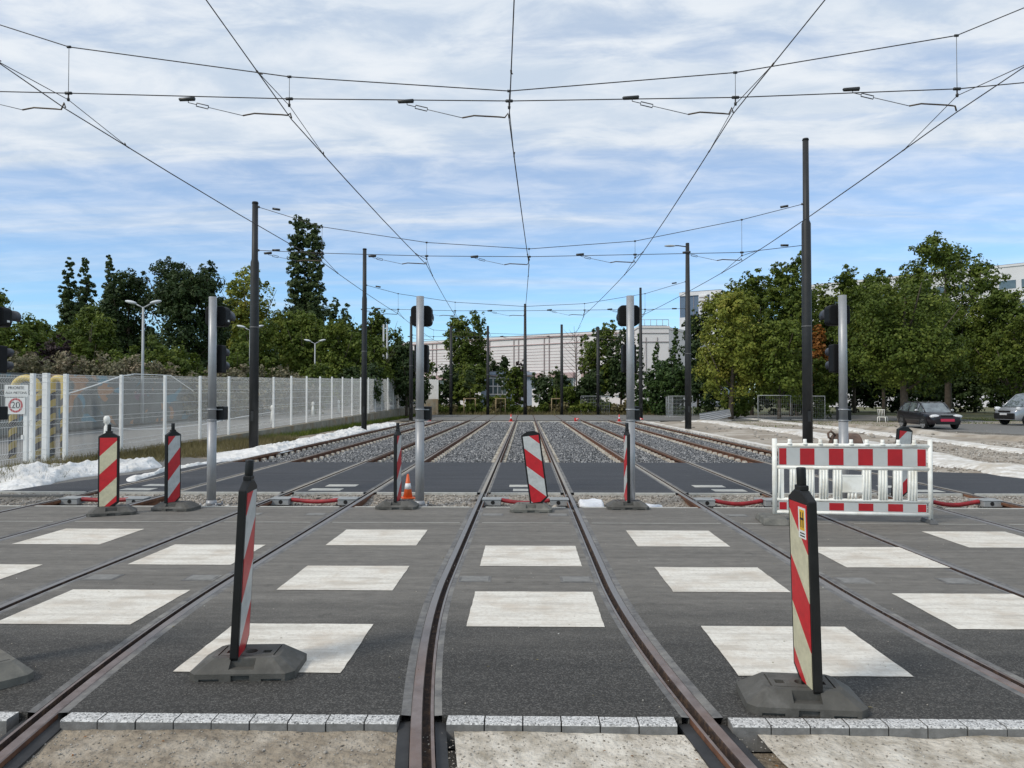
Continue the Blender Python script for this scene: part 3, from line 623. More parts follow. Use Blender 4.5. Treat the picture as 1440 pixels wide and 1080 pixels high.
stones('near_pebbles', 4200, U(-3.5, 4), U(3.25, 3.86), lambda X, Y: nearz(X, Y), (0.002, 0.008), 'rubble', avoid=False, seed=6)
stones('near_lumps', 60, U(-2.6, -0.5), U(3.3, 3.78), lambda X, Y: nearz(X, Y), (0.008, 0.016), 'rubble', avoid=False, seed=16)
stones('road_grit', 700, U(-8, 8), U(4.1, 11.3), lambda X, Y: X*0+0.001, (0.002, 0.008), 'rubble', avoid=False, seed=7)

def litter(name, n, x0, x1, y0, y1, z, sz, m, seed):
    r = np.random.default_rng(seed); X = r.uniform(x0, x1, n); Y = r.uniform(y0, y1, n); a = r.uniform(0, 6.28, n); s = r.uniform(*sz, n)
    q = np.array([[-1, 0, 0], [0, -.5, .25], [1, 0, .1], [0, .5, .3]]); V = np.zeros((n, 4, 3))
    V[..., 0] = X[:, None]+s[:, None]*(q[None, :, 0]*np.cos(a)[:, None]-q[None, :, 1]*np.sin(a)[:, None]); V[..., 1] = Y[:, None]+s[:, None]*(q[None, :, 0]*np.sin(a)[:, None]+q[None, :, 1]*np.cos(a)[:, None]); V[..., 2] = z+s[:, None]*q[None, :, 2]
    tag(npmesh(name, V.reshape(-1, 3), np.arange(4*n).reshape(-1, 4), m), kind='stuff')
litter('leaf_litter', 60, -7, 7, 4.1, 11, .003, (.006, .016), 'leaf_dry', 71)
litter('leaf_litter', 26, -2.6, 4, 3.3, 3.85, -.04, (.006, .014), 'leaf_orange', 72)
# ---- right-hand construction ground
def rz(X, Y):
    base = -0.16+0.10*np.clip((X-8.6)/2.5, 0, 1)
    berm = 0.16*np.exp(-((Y-17.3-(X-9)*0.12)/1.3)**2)*np.clip((X-8.8)/2, 0, 1)
    return base+berm+0.035*smooth_noise(X*0.8, Y*0.8, 9)
grid('construction_ground', 8.78, 60, 14.6, 55.2, 240, 200, rz, 'sand')
stones('construction_gravel', 9000, U(9, 24), lambda r, n: 15+r.random(n)**1.4*14, rz, (0.015, 0.05), 'rubble', avoid=False, seed=8)
stones('construction_rubble', 500, U(9, 34), U(20, 46), rz, (0.04, 0.12), 'rubble', avoid=False, seed=9)
def ribbon(name, pts, w, m, th=0.10, seed=1, rough=0.25):
    """a rough poured strip laid on the ground along pts; w = width"""
    P = []; 
    for i in range(len(pts)-1):
        a, b2 = Vector(pts[i]), Vector(pts[i+1]); n = max(2, int((b2-a).length/0.35))
        for k in range(n): P.append(a.lerp(b2, k/n))
    P.append(Vector(pts[-1])); n = len(P); K = 8; V = np.zeros((n, K, 3))
    for i, p in enumerate(P):
        d = (P[min(i+1, n-1)]-P[max(i-1, 0)]); d.z = 0; d.normalize(); nn = Vector((-d.y, d.x, 0))
        for k in range(K):
            q = (k/(K-1)-0.5)*2; x = p+nn*(q*w/2*(1+rough*0.5*math.sin(i*0.7+seed+q)))
            V[i, k] = (x.x, x.y, 0)
    X, Y = V[..., 0], V[..., 1]
    q = np.linspace(-1, 1, K)[None, :]
    Z = rz(X, Y)+th*(1-np.abs(q)**4)*(1+0.3*smooth_noise(X, Y, seed))-0.02*(np.abs(q) > 0.99)-0.01
    V[..., 2] = Z; i = np.arange(n*K).reshape(n, K); F = np.stack([i[:-1, :-1].ravel(), i[:-1, 1:].ravel(), i[1:, 1:].ravel(), i[1:, :-1].ravel()], 1)
    o = npmesh(name, V.reshape(-1, 3), F, m, smooth=True); tag(o, kind='structure'); return o
def G(*a): return [g(u, v) for u, v in a]
b = MB(); b.bb(8.62, 8.95, 19.5, 56, -0.16, -0.045); tag(b.build('concrete_edging', 'lime'), kind='structure')
ribbon('pale_strip', G((958, 590), (1010, 594), (1090, 603), (1178, 615), (1305, 640), (1440, 668), (1560, 690)), 1.6, 'lime', 0.10, 2)
ribbon('pale_strip', G((1045, 588), (1130, 596), (1240, 608), (1350, 622), (1440, 632), (1600, 655)), 1.3, 'lime', 0.09, 5)
ribbon('earth_bank', G((1180, 597), (1262, 604), (1320, 609), (1440, 619), (1560, 629)), 1.0, 'sand', 0.16, 8)
flat('parking_area', [tuple(g(u, v))[:2] for u, v in ((1262, 603.5), (1340, 606.5), (1440, 612), (1620, 624), (1560, 596), (1350, 596.5), (1270, 598))], 0.03, 'oldasph', 0.2)
grid('lawn', 11, 120, 44, 130, 90, 70, lambda X, Y: -0.12+0.03*smooth_noise(X*.3, Y*.3, 12)+0.15*np.clip((Y-60)/20, 0, 1), 'grass_far')
# ---- left-hand verge and ramp
def zb(Y): return 0.2+0.0117*(Y-18)
grid('verge', -11.35, -8.70, 13.3, 74, 30, 300, lambda X, Y: -0.13+0.22*np.clip((-9.6-X)/1.6, 0, 1)*np.clip((34-Y)/10, 0, 1)+0.03*smooth_noise(X*1.3, Y*1.3, 13), 'dirt')
flat('left_apron', [tuple(g(u, v))[:2] for u, v in ((-260, 694.3), (86, 694), (120, 683), (360, 651), (250, 640), (60, 676), (-260, 690))], -0.03, 'oldasph', 0.1)
b = MB(); b.add([(-18.9, 8, zb(8)-.06), (-11.2, 8, zb(8)-.06), (-11.2, 100, zb(100)-.06), (-18.9, 100, zb(100)-.06)], [(0, 1, 2, 3)])
tag(b.build('ramp_road', 'oldasph'), kind='structure')
b = MB(); b.add([(-18.89, 8, zb(8)-.05), (-18.89, 100, zb(100)-.05), (-18.6, 100, zb(100)+.06), (-18.6, 8, zb(8)+.06), ], [(0, 1, 2, 3)])
tag(b.build('ramp_kerb', 'concrete'), kind='structure')
b = MB(); b.add([(-80, 8, zb(8)+.5), (-19.3, 8, zb(8)+.3), (-19.3, 200, zb(100)+.3), (-80, 200, zb(100)+.5)], [(0, 1, 2, 3)])
tag(b.build('left_ground', 'grass_far'), kind='structure')

# ================================================================ OBJECTS
# ---- trench fittings: grey drain boxes beside the rails and a red corrugated pipe between them
def drain_box():
    b = MB(); b.bb(-0.15, 0.15, -0.13, 0.13, -0.115, -0.02, 0); b.bb(-0.16, 0.16, -0.14, 0.14, -0.022, -0.008, 0)
    b.cyl((-0.15, 0.06, -0.03), (0.28, 0.06, -0.03), 0.035, mi=0)
    o = b.build('drain_box', ['drain']); bevel(o, 0.008)
    h = MB(); h.cyl((0.02, -0.1285, -0.062), (0.02, -0.134, -0.062), 0.033, n=20); h.build('outlet_hole', 'hole', o)
    return o
box0 = drain_box()
pos = ['outer left track', 'second left track', 'middle track', 'second right track', 'outer right track']
for ci, c in enumerate(CENTRES):
    for si, s in enumerate((-1, 1)):
        o = box0 if (ci, si) == (0, 0) else dup(box0, (0, 0, 0))
        o.location = (c+s*0.56, 12.35, 0.03); o.rotation_euler = (0, 0, 0)
        if s == 1: o.scale = (-1, 1, 1)
        tag(o, 'grey drain box with round hole beside the %s rail of the %s' % (('left', 'right')[si], pos[ci]), 'drain box', 'drain boxes in the gravel trench')
    b = MB(); pts = []; rr = []
    x0, x1 = c-0.40, c+0.40
    for k in range(81):
        t = k/80; pts.append((x0+(x1-x0)*t, 12.33+.02*math.sin(5*t+ci), -0.008-0.040*math.sin(math.pi*t)*(0.5+0.25*ci))); rr.append(0.038 if k % 2 else 0.031)
    b.tube(pts, rr, 12)
    tag(b.build('red_pipe', 'redpipe'), 'red corrugated pipe lying in the trench between the rails of the '+pos[ci], 'pipe', 'red corrugated pipes in the trench')
# flush cover plates
b0 = MB(); b0.prism([(-.29, -.16), (.29, -.16), (.29, .16), (-.29, .16)], 2, -0.02, 0.004); pc = None
for ci, c in enumerate(CENTRES):
    for k, (dx_, y) in enumerate(((-.02, 14.25), ((-.12, -.16, .06, .2, .2)[ci], 13.62))):
        if pc is None: pc = o = b0.build('cover_plate', 'palecover')
        else: o = pc.copy(); COL.objects.link(o)
        o.location = (c+dx_, y, 0); tag(o, 'pale plate in dark asphalt, %s one of the pair on the %s' % (('farther', 'nearer')[k], pos[ci]), 'cover plate', 'pale cover plates in the service road')
b0 = MB(); b0.prism([(-.15, -.115), (.15, -.115), (.15, .115), (-.15, .115)], 2, -0.02, 0.003); b0.prism([(-.125, -.09), (.125, -.09), (.125, .09), (-.125, .09)], 2, -0.02, 0.006, 1); pc = None
for ci, c in enumerate(CENTRES[1:4]):
    for si, s in enumerate((-1, 1)):
        for k, y in enumerate((6.95, 10.75)):
            if pc is None: pc = o = b0.build('rail_drain_cover', ['seal', 'cover'])
            else: o = pc.copy(); COL.objects.link(o)
            o.location = (c+s*(GH-0.27), y, 0); tag(o, 'small grey lid by the %s rail of the %s, %s' % (('left', 'right')[si], pos[ci+1], ('among painted squares', 'just before the trench')[k]), 'drain lid', 'small drain lids beside the rails')

# ---- delineator boards
def cut_base(m):
    W, D = 0.315, 0.195
    def ring(w, d, c, z): return [(-w+c, -d, z), (w-c, -d, z), (w, -d+c, z), (w, d-c, z), (w-c, d, z), (-w+c, d, z), (-w, d-c, z), (-w, -d+c, z)]
    V = ring(W, D, .05, 0)+ring(W, D, .045, .045)+ring(.205, .125, .03, .118); F = [tuple(range(8))[::-1], tuple(range(16, 24))]
    for k in range(2):
        for i in range(8): F.append((8*k+i, 8*k+(i+1) % 8, 8*k+8+(i+1) % 8, 8*k+8+i))
    b = MB(); b.add(V, F); base = b.build('base', m)
    c = MB()
    for s in (-1, 1):
        c.bb(-.055, .055, s*.235-.06, s*.235+.06, -.02, .035)                # lifting slot through the long edge
        c.box((0, s*.158, .092), (.15, .062, .055))                            # hand recess on the slope
        c.bb(.085 if s > 0 else -.135, .135 if s > 0 else -.085, -.035, .015, .085, .14)
        c.bb(s*.168-.005, s*.168+.005, -.08, .10, .109, .14)
    c.cyl((.01, -.005, .08), (.01, -.005, .14), .038, n=16)
    c.bb(-.155, .155, -.085, -.078, .110, .14)
    for s in (-1, 1): c.bb(s*.185-.06, s*.185+.06, -.21, -.18, -.02, .015)
    cut = c.build('cutter', m)
    md = base.modifiers.new('b', 'BOOLEAN'); md.object = cut; md.solver = 'EXACT'; md.use_self = True
    dg = bpy.context.evaluated_depsgraph_get(); me = bpy.data.meshes.new_from_object(base.evaluated_get(dg))
    base.modifiers.clear(); base.data = me; bpy.data.objects.remove(cut); bevel(base, 0.006, 2)
    return base
BASES = {}
def delineator(loc, rz, label, facem, basem='recycled', basez=None, board_off=0.0, lean=(0, 0), board=True, lift=0.0, brz=0, peg=True, sticker=False):
    t = thing('delineator', label, 'delineator', loc, rz, 'red and white delineator boards on rubber bases')
    if basem not in BASES: BASES[basem] = o = cut_base(basem)
    else: o = BASES[basem].copy(); COL.objects.link(o)
    o.parent = t
    if not board: return t
    b = MB(); w = .142; h0, h1 = 0.0, 1.10
    prof = [(-w+.03, h0), (w-.11, h0), (w, h0+.09), (w, h1-.05), (.05, h1), (-.05, h1), (-w, h1-.05), (-w, h0+.03)]
    b.prism(prof, 1, -.024, .024)
    if peg:
        b.box((0, 0, h1+.012), (.085, .05, .03)); b.cyl((0, 0, h1), (0, 0, h1+.125), .026, n=14)
    fr = b.build('board', 'black'); bevel(fr, .006, 2)
    fr.parent = t; fr.location = (board_off, 0, .085+lift); fr.rotation_euler = (lean[0], lean[1], brz)
    for s in (-1, 1):
        q = MB(); P = [(-.118, .035), (.02, .035), (.118, .105), (.118, 1.03), (-.118, 1.03)]
        q.prism(P, 1, s*.0235, s*.0265); q.build('reflective_face', facem, fr)
    if sticker:
        q = MB(); q.bb(-.105, -.01, .0267, .0285, .84, 1.01, 0); q.bb(-.092, -.028, .0286, .0295, .885, .998, 1)
        q.bb(-.080, -.070, .0296, .0302, .90, .985, 2); q.bb(-.052, -.042, .0296, .0302, .90, .985, 2); q.bb(-.085, -.036, .0296, .0302, .942, .954, 2)
        for k in range(2): q.bb(-.092, -.03, .0286, .0292, .850+.015*k, .857+.015*k, 2)
        q.build('sticker', ['signwhite', 'yellow_s', 'ink'], fr)
    return t
MA['yellow_s'] = mat('sticker_yellow', (0.75, 0.42, 0.02), rough=0.5)
# yaw: local +X runs along the board, +Y normal.
def face(loc, *a, **k): return delineator((loc[0], loc[1], 0), *a, **k)
def split(loc, base_rz, board_rz, label, fm, **k):
    return delineator((loc[0], loc[1], 0), base_rz, label, fm, brz=board_rz-base_rz, **k)
split((-1.72, 4.62), R(3), R(97), 'nearest delineator on the left, seen edge-on and leaning right, standing over a white painted square', 'st_grey_up', lean=(R(2.6), 0), board_off=-.068)
bpy.context.view_layer.update()
split((1.525, 4.18), R(-5), R(92), 'nearest delineator on the right, seen edge-on, with a yellow and white sticker and cream stripes', 'st_cream_up', board_off=.048, sticker=True, lean=(R(-1.5), 0))
split((-6.02, 10.70), R(24), R(8), 'delineator facing the camera with cream and red stripes, leftmost upright board', 'st_cream_up', board_off=-.05)
split((-5.30, 11.16), R(-4), R(72), 'half-turned delineator with grey and red stripes just left of the first grey signal post', 'st_grey_up', board_off=-.06)
split((-1.97, 11.38), R(0), R(84), 'delineator seen nearly edge-on beside the small orange cone, left of the centre-left signal post', 'st_grey_up')
split((0.08, 11.12), R(0), R(0), 'tilted delineator slipped out of its base between the rails of the middle track', 'st_grey_dn', basem='dustybase', lean=(0, R(-7.5)), board_off=.13, lift=.02, peg=False)
split((1.56, 11.42), R(0), R(93), 'thin edge-on delineator standing in front of the centre-right signal post', 'st_grey_dn')
split((5.76, 11.55), R(0), R(20), 'leaning delineator behind the white and red barrier', 'st_grey_up', lean=(0, R(7)), peg=False, lift=.07)
split((-3.31, 4.47), R(-38), R(60), 'delineator at the left edge of the picture, only the rubber base in view', 'st_grey_up', board_off=-.22, basem="dustybase")

# ---- barrier
P0 = Vector((3.46, 10.36, 0)); P1 = Vector((5.47, 10.12, 0)); rzb = math.atan2(P1.y-P0.y, P1.x-P0.x); LB = (P1-P0).length
t = thing('barrier', 'white plastic barrier with red and white boards standing on the right of the crossing', 'barrier', P0, rzb)
def tubepart(name, pts, r, m='white', n=12): b = MB(); b.tube(pts, r, n); return b.build(name, m, t)
tubepart('side_post', [(0, 0, .05), (0, 0, 1.13)], .034); tubepart('side_post', [(LB, 0, .05), (LB, 0, 1.13)], .030)
tubepart('rail', [(0, 0, 1.04), (LB, 0, 1.04)], .028); tubepart('rail', [(0, 0, .735), (LB, 0, .735)], .026)
tubepart('rail', [(0, 0, .29), (LB, 0, .29)], .024); tubepart('rail', [(0, 0, .115), (LB, 0, .115)], .026)
b = MB()
for k in range(1, 10): b.cyl((LB*k/10, 0, 1.05), (LB*k/10, 0, 1.125), .026, .024, n=12); b.cyl((LB*k/10, 0, 1.05), (LB*k/10, 0, 1.075), .042, .03, n=12)
b.build('stacking_pegs', 'white', t)
def bands(name, z0, z1, n=10):
    b = MB(); b.bb(.05, LB-.05, -.012, .012, z0, z1, 0); o = b.build(name, 'sheetgrey', t)
    e = [0.06+(LB-.12)*x for x in (0, .05, .145, .245, .345, .445, .545, .645, .745, .845, .945, 1)]
    for i, j in [(0, 1), (2, 3), (4, 5), (6, 7), (8, 9), (10, 11)]:
        q = MB(); q.bb(e[i], e[j], -.0145, .0145, z0+.012, z1-.012); q.build('red_band', 'red', o)
bands('upper_board', .76, 1.01); bands('lower_board', .14, .265)
xs_ = [.045, .20, .41, .59, .77, 1.15, 1.36, 1.55, 1.74, 1.93]
for k, x in enumerate(xs_):
    if x+.12 > LB: continue
    b = MB(); w = .115 if k else .075; b.bb(x, x+w, -.018, .012, .31, .71)
    for q in range(3 if k else 1): b.cyl((x+.020+.038*q, -.018, .31), (x+.020+.038*q, -.018, .71), .011, n=8)
    b.build('slat', 'white', t)
b = MB(); b.bb(.89, 1.15, -.013, .013, .41, .63); b.bb(.885, 1.155, -.018, .018, .40, .42); b.bb(.885, 1.155, -.018, .018, .62, .64)
for k in range(3): b.cyl((.975+.045*k, 0, .31), (.975+.045*k, 0, .40), .016, n=8)
b.build('name_plate', 'white', t)
b = MB(); b.box((-.08, -.18, .045), (.34, .62, .09), taper=.86); o = b.build('foot', 'dustybase', t); bevel(o, .015)
b = MB(); b.box((LB, .05, .03), (.10, .34, .05), taper=.8); b.bb(LB-.012, LB+.012, -.03, .03, .0, .07); b.build('foot', 'mastdull', t)

# ---- signal posts
def signal(x, label):
    y = 12.3; t = thing('signal_post', label, 'signal post', (x, y, -.11), 0, 'grey tram signal posts in the gravel trench')
    b = MB(); b.cyl((0, 0, 0), (0, 0, 1.42), .074, n=24); b.cyl((0, 0, 1.42), (0, 0, 3.50), .068, .064, n=24); b.build('post', 'galv', t)
    b = MB(); b.cyl((0, 0, 0), (0, 0, .10), .10, .076, n=20)
    for s in (-1, 1):
        for q in (-1, 1): b.box((s*.10, q*.10, .012), (.08, .08, .02)); b.cyl((s*.13, q*.12, 0), (s*.13, q*.12, .06), .014, n=8)
    b.build('foot_flange', 'galv', t)
    for z in (1.42, 1.60):
        b = MB(); b.cyl((0, 0, z), (0, 0, z+.022), .080, n=24); b.bb(.05, .15, .04, .09, z, z+.015); b.build('strap', 'galv', t)
    b = MB(); b.bb(-.015, .17, .078, .26, 1.43, 1.66); o = b.build('junction_box', 'black', t); bevel(o, .012)
    # upper head: rounded square housing with one wide visor
    r_ = .07; pts = []
    for cx, cz, a0 in ((.105, .10, 0), (-.105, .10, 90), (-.105, -.10, 180), (.105, -.10, 270)):
        for k in range(5): a = R(a0+22.5*k); pts.append((cx+r_*math.cos(a), cz+r_*math.sin(a)))
    b = MB(); b.prism([(p[0], p[1]+3.19) for p in pts], 1, .10, .33); hd = b.build('signal_head', 'signal', t); bevel(hd, .02, 3)
    b = MB(); n = 18; V = []; F = []
    for j, (yy, k) in enumerate(((.325, 1), (.62, 1), (.62, .93), (.325, .93))):
        for i in range(n+1):
            a = R(-20+220*i/n); V.append((.165*k*math.cos(a), yy-(.12*(1-math.sin(a))/2 if j in (1, 2) else 0), 3.19+.155*k*math.sin(a)))
    for j in range(4):
        for i in range(n): F.append((j*(n+1)+i, j*(n+1)+i+1, ((j+1) % 4)*(n+1)+i+1, ((j+1) % 4)*(n+1)+i))
    for i in (0, n): F.append(tuple(j*(n+1)+i for j in range(4)))
    b.add(V, F, 0, True); b.build('visor', 'visor', hd)
    b = MB(); b.bb(.176, .179, .19, .26, 3.10, 3.135); b.build('label_plate', 'signwhite', hd)
    b = MB(); b.bb(-.05, .05, .05, .11, 3.13, 3.25); b.bb(-.04, .04, .05, .11, 2.3, 2.36); b.bb(-.04, .04, .05, .11, 2.55, 2.61); b.build('bracket', 'black', t)
    b = MB(); b.bb(-.115, .115, .10, .31, 2.23, 2.70); h2 = b.build('signal_head', 'signal', t); bevel(h2, .02, 3)
    for z in (2.34, 2.57):
        b = MB(); V = []; F = []; n = 16
        for j, (yy, k) in enumerate(((.305, 1), (.53, 1), (.53, .92), (.305, .92))):
            for i in range(n+1):
                a = R(-30+240*i/n); V.append((.10*k*math.cos(a), yy-(.10*(1-math.sin(a))/2 if j in (1, 2) else 0), z+.10*k*math.sin(a)))
        for j in range(4):
            for i in range(n): F.append((j*(n+1)+i, j*(n+1)+i+1, ((j+1) % 4)*(n+1)+i+1, ((j+1) % 4)*(n+1)+i))
        for i in (0, n): F.append(tuple(j*(n+1)+i for j in range(4)))
        b.add(V, F, 0, True); b.build('visor', 'visor', h2)
    return t
sp = signal(-5.25, 'grey signal post with black heads standing left of the tall dark mast')
for x, l in ((-9.06, 'signal post at the left edge of the picture, only its black heads showing'), (-1.76, 'grey signal post left of the middle track, with black heads behind it'),
             (1.74, 'grey signal post right of the middle track, with black heads behind it'), (5.24, 'grey signal post rising behind the white and red barrier')):
    dup(sp, (x, 12.3, -.11), 0, l)

# ---- overhead line masts
def mast(x, y, H, step, label, r0=.155, r1=.105, collar=4.05, z0=0.0, lamp=False, rings=()):
    t = thing('overhead_mast', label, 'mast', (x, y, z0), 0, 'dark overhead line masts')
    b = MB()
    if step: b.tube([(0, 0, 0), (0, 0, collar), (0, 0, step-.12), (0, 0, step), (0, 0, H)], [r0, r0*.96, r0*.90, r1, r1*.92], 28)
    else: b.tube([(0, 0, 0), (0, 0, collar), (0, 0, H)], [r0, r0*.94, r1], 24)
    b.build('shaft', 'mast', t)
    b = MB(); b.cyl((0, 0, collar), (0, 0, collar+.05), r0*1.0, n=28); b.build('collar', 'mastdull', t)
    b = MB(); b.cyl((0, 0, H), (0, 0, H+.06), r1*1.06, r1*.9, n=24); b.build('cap', 'mast', t)
    b = MB(); b.bb(-.05, .05, -r0-.012, -r0+.02, .9, 1.25); b.build('access_door', 'mast', t)
    if lamp:
        b = MB(); b.tube([(0, 0, H-.15), (-.5, 0, H-.08), (-.75, 0, H-.08)], .03, 8); b.build('lamp_arm', 'mast', t)
        b = MB(); b.sphere((-.95, 0, H-.09), (.32, .13, .055)); b.build('lamp_head', 'lampgrey', t)
    return t
mast(-10.4, 11.9, 9.2, 6.4, 'dark mast just outside the left edge carrying the nearest span wires')
mast(10.6, 11.9, 10.2, 7.6, 'dark mast just outside the right edge carrying the nearest span wires')
mast(-9.20, 24.9, 8.30, 6.4, 'dark stepped mast rising from the white sheets on the left, between signal post and poplar')
mast(9.42, 24.9, 10.35, 7.65, 'tallest dark stepped mast, behind the white and red barrier', .165)
mast(-8.32, 38.0, 9.35, 6.95, 'dark mast in front of the white fence, second along the left side', .14)
mast(8.82, 40.3, 10.05, 0, 'dark mast with a small lamp arm on the right side', .175, .10, lamp=True)
mast(-8.60, 55.4, 7.75, 5.6, 'dark mast at the far end of the white fence, beside the left signal heads', .15)
mast(8.86, 57.0, 10.1, 0, 'slim dark mast right of the centre-right signal post', .15, .09)
for u, vt, l in ((634, 462, 'first'), (686, 462, 'second'), (738.5, 431, 'tallest and third'), (790, 460, 'fourth'), (841, 463, 'fifth')):
    p = at(u, 583.5, 73.2); q = at(u, vt, 73.2)
    mast(p.x, 73.2, q.z+.3, 0, 'mast at the end of the tracks, %s from the left in its row' % l, .19 if u > 700 and u < 760 else .16, .12, z0=-.1)

# ---- cross spans and contact wires
def arm_set(t, xc, xw, Y, zl, zc, k, r):
    """insulator on the cross wire, turnbuckle, pull-off wire and curved steady arm to the contact wire"""
    x0 = xc-1.68*k
    b = MB(); b.tube([(x0-.13, Y, zl-.005), (x0-.12, Y, zl), (x0+.12, Y, zl+.012), (x0+.13, Y, zl+.01)], [.022*r, .03*r, .036*r, .02*r], 8); b.build('insulator', 'insul', t)
    b = MB(); pa = Vector((x0+.02, Y, zl-.05)); pb = Vector((xc-.76*k, Y, zl-.27)); pc_ = pa.lerp(pb, .3)
    b.tube([(x0+.02, Y, zl), tuple(pa)], .006*r, 6)
    d = (pb-pa).normalized(); nn = Vector((-d.z, 0, d.x))*.026
    c0, c1 = pa+d*.14, pa+d*.34
    b.tube([pa, c0], .006*r, 6)
    for s in (-1, 1): b.tube([c0, c0+nn*s, c1+nn*s, c1], .008*r, 6)
    b.build('turnbuckle', 'insul', t)
    b = MB(); b.tube([c1, pb], .006*r, 6); b.build('pull_off_wire', 'thinwire', t)
    b = MB(); b.tube([pb, (pb.x+.19, Y, pb.z+.035), (xw-.16, Y, zl-.26), (xw-.07, Y, zl-.27), (xw-.02, Y, zc+.10), (xw, Y, zc+.02)], .013*r, 8); b.build('steady_arm', 'brass', t)
SPANS = []
def span(Y, xs, ztop, zlow, XW, zc, ends, label, k=1.0, r=1.0, rw=.010, Yend=None):
    t = thing('span_wire', label, 'span wire', (0, 0, 0), 0, 'cross span wires between the masts')
    (xl, zl1, zl2), (xr, zr1, zr2) = ends
    yl, yr = Yend or (Y, Y)
    b = MB(); P = [(xl, yl, zl1)]+[(x, Y, z) for x, z in zip(xs, ztop)]+[(xr, yr, zr1)]; b.tube(P, rw, 6); b.build('upper_wire', 'wire', t)
    b = MB(); P = [(xl, yl, zl2)]+[(x, Y, z) for x, z in zip(xs, zlow)]+[(xr, yr, zr2)]; b.tube(P, rw, 6); b.build('lower_wire', 'wire', t)
    for i, x in enumerate(xs):
        if abs(ztop[i]-zlow[i]) > .02:
            b = MB(); b.tube([(x, Y, ztop[i]), (x, Y, zlow[i])], .005*r, 6); b.build('dropper', 'thinwire', t)
        b = MB(); b.cyl((x-.03, Y, ztop[i]), (x+.03, Y, ztop[i]), .022*r, n=8); b.tube([(x-.065, Y, zlow[i]), (x-.05, Y, zlow[i]), (x+.05, Y, zlow[i]), (x+.065, Y, zlow[i])], [.01, .026*r, .026*r, .01], 8)
        b.tube([(x, Y, zlow[i]), (x, Y, zlow[i]-.07), (x, Y, zlow[i]-.09), (x, Y, zlow[i]-.13)], [.012*r, .012*r, .024*r, .02*r], 8); b.build('clamp', 'insul', t)
        arm_set(t, x, XW[i], Y, zlow[i], zc[i], k, r)
    for sx, (ex, z1, z2), ey in ((1, ends[0], yl), (-1, ends[1], yr)):
        b = MB()
        for z in (z1, z2): b.cyl((ex+sx*.05, ey, z), (ex-sx*.02, ey, z), .04, n=8)
        b.build('mast_fixing', 'mastdull', t)
        for z in (z1, z2):
            b = MB(); b.tube([(ex+sx*.5, ey, z-.06*(z == z1)), (ex+sx*.75, ey, z-.1*(z == z1))], .03*r, 8); b.build('insulator', 'insul', t)
    SPANS.append((Y, xs, zlow))
    return t
def wx(u, v, Y): p = at(u, v, Y); return p.x, p.z
# nearest span, measured from the photograph
Y1 = 11.9
S1 = [(97, 66, 131), (407, 108, 139), (716, 128, 142), (1034, 102, 137), (1345, 50, 125)]
xs1 = [at(u, a, Y1).x for u, a, c in S1]; zt1 = [at(u, a, Y1).z for u, a, c in S1]; zl1 = [at(u, c, Y1).z for u, a, c in S1]
W1 = [(92, 153), (410, 168), (716, 168), (1031, 160), (1345, 158)]
xw1 = [at(u, v, Y1).x for u, v in W1]; zw1 = [at(u, v, Y1).z for u, v in W1]
eL = (-10.4, zt1[0]+.95, zl1[0]+.09); eR = (10.6, zt1[4]+1.5, zl1[4]+.32)
span(Y1, xs1, zt1, zl1, xw1, zw1, (eL, eR), 'nearest cross span: two wires with droppers, insulators and curved arms across the whole sky', 1.0, 1.0, .0085)
Y2 = 24.9
S2 = [(453, 319, 356), (600, 341, 360), (744, 350, 361), (893, 339, 358), (1043, 309, 355)]
xs2 = [at(u, a, Y2).x for u, a, c in S2]; zt2 = [at(u, a, Y2).z for u, a, c in S2]; zl2 = [at(u, c, Y2).z for u, a, c in S2]
zc2 = [z-.30 for z in zl2]; xw2 = [x for x in xs2]
span(Y2, xs2, zt2, zl2, xw2, zc2, ((-9.10, at(362, 291, Y2).z, at(362, 352, Y2).z), (9.32, at(1119, 287, Y2).z, at(1119, 345, Y2).z)), 'second cross span between the stepped masts, above the treetops', 1.1, 1.3, .011)
Y3 = 39
S3 = [(560, 413, 435), (640, 425, 437), (738, 431, 437), (822, 427, 436), (907, 413, 435)]
xs3 = [at(u, a, Y3).x for u, a, c in S3]; zt3 = [at(u, a, Y3).z for u, a, c in S3]; zl3 = [at(u, c, Y3).z for u, a, c in S3]
zc3 = [z-.25 for z in zl3]
span(Y3, xs3, zt3, zl3, xs3, zc3, ((-8.24, at(514, 401, 38).z, at(514, 434, 38).z), (8.72, at(960, 396, 40.3).z, at(960, 434, 40.3).z)), 'third cross span between the lamp mast and the mast by the fence', 1.1, 1.3, .012, Yend=(38.0, 40.3))
Y4 = 56.2
xs4 = [c+.05 for c in CENTRES]; zl4 = [6.35]*5; zt4 = [6.85, 6.6, 6.5, 6.6, 6.85]
span(Y4, xs4, zt4, zl4, xs4, [6.1]*5, ((-8.5, 7.5, 6.4), (8.77, 8.6, 6.4)), 'farthest cross span, low over the end of the tracks', 1.1, 1.3, .014, Yend=(55.4, 57.0))
TOP = [(-8, 84), (290, 0), (723, 0), (1160, 0), (1448, 89)]
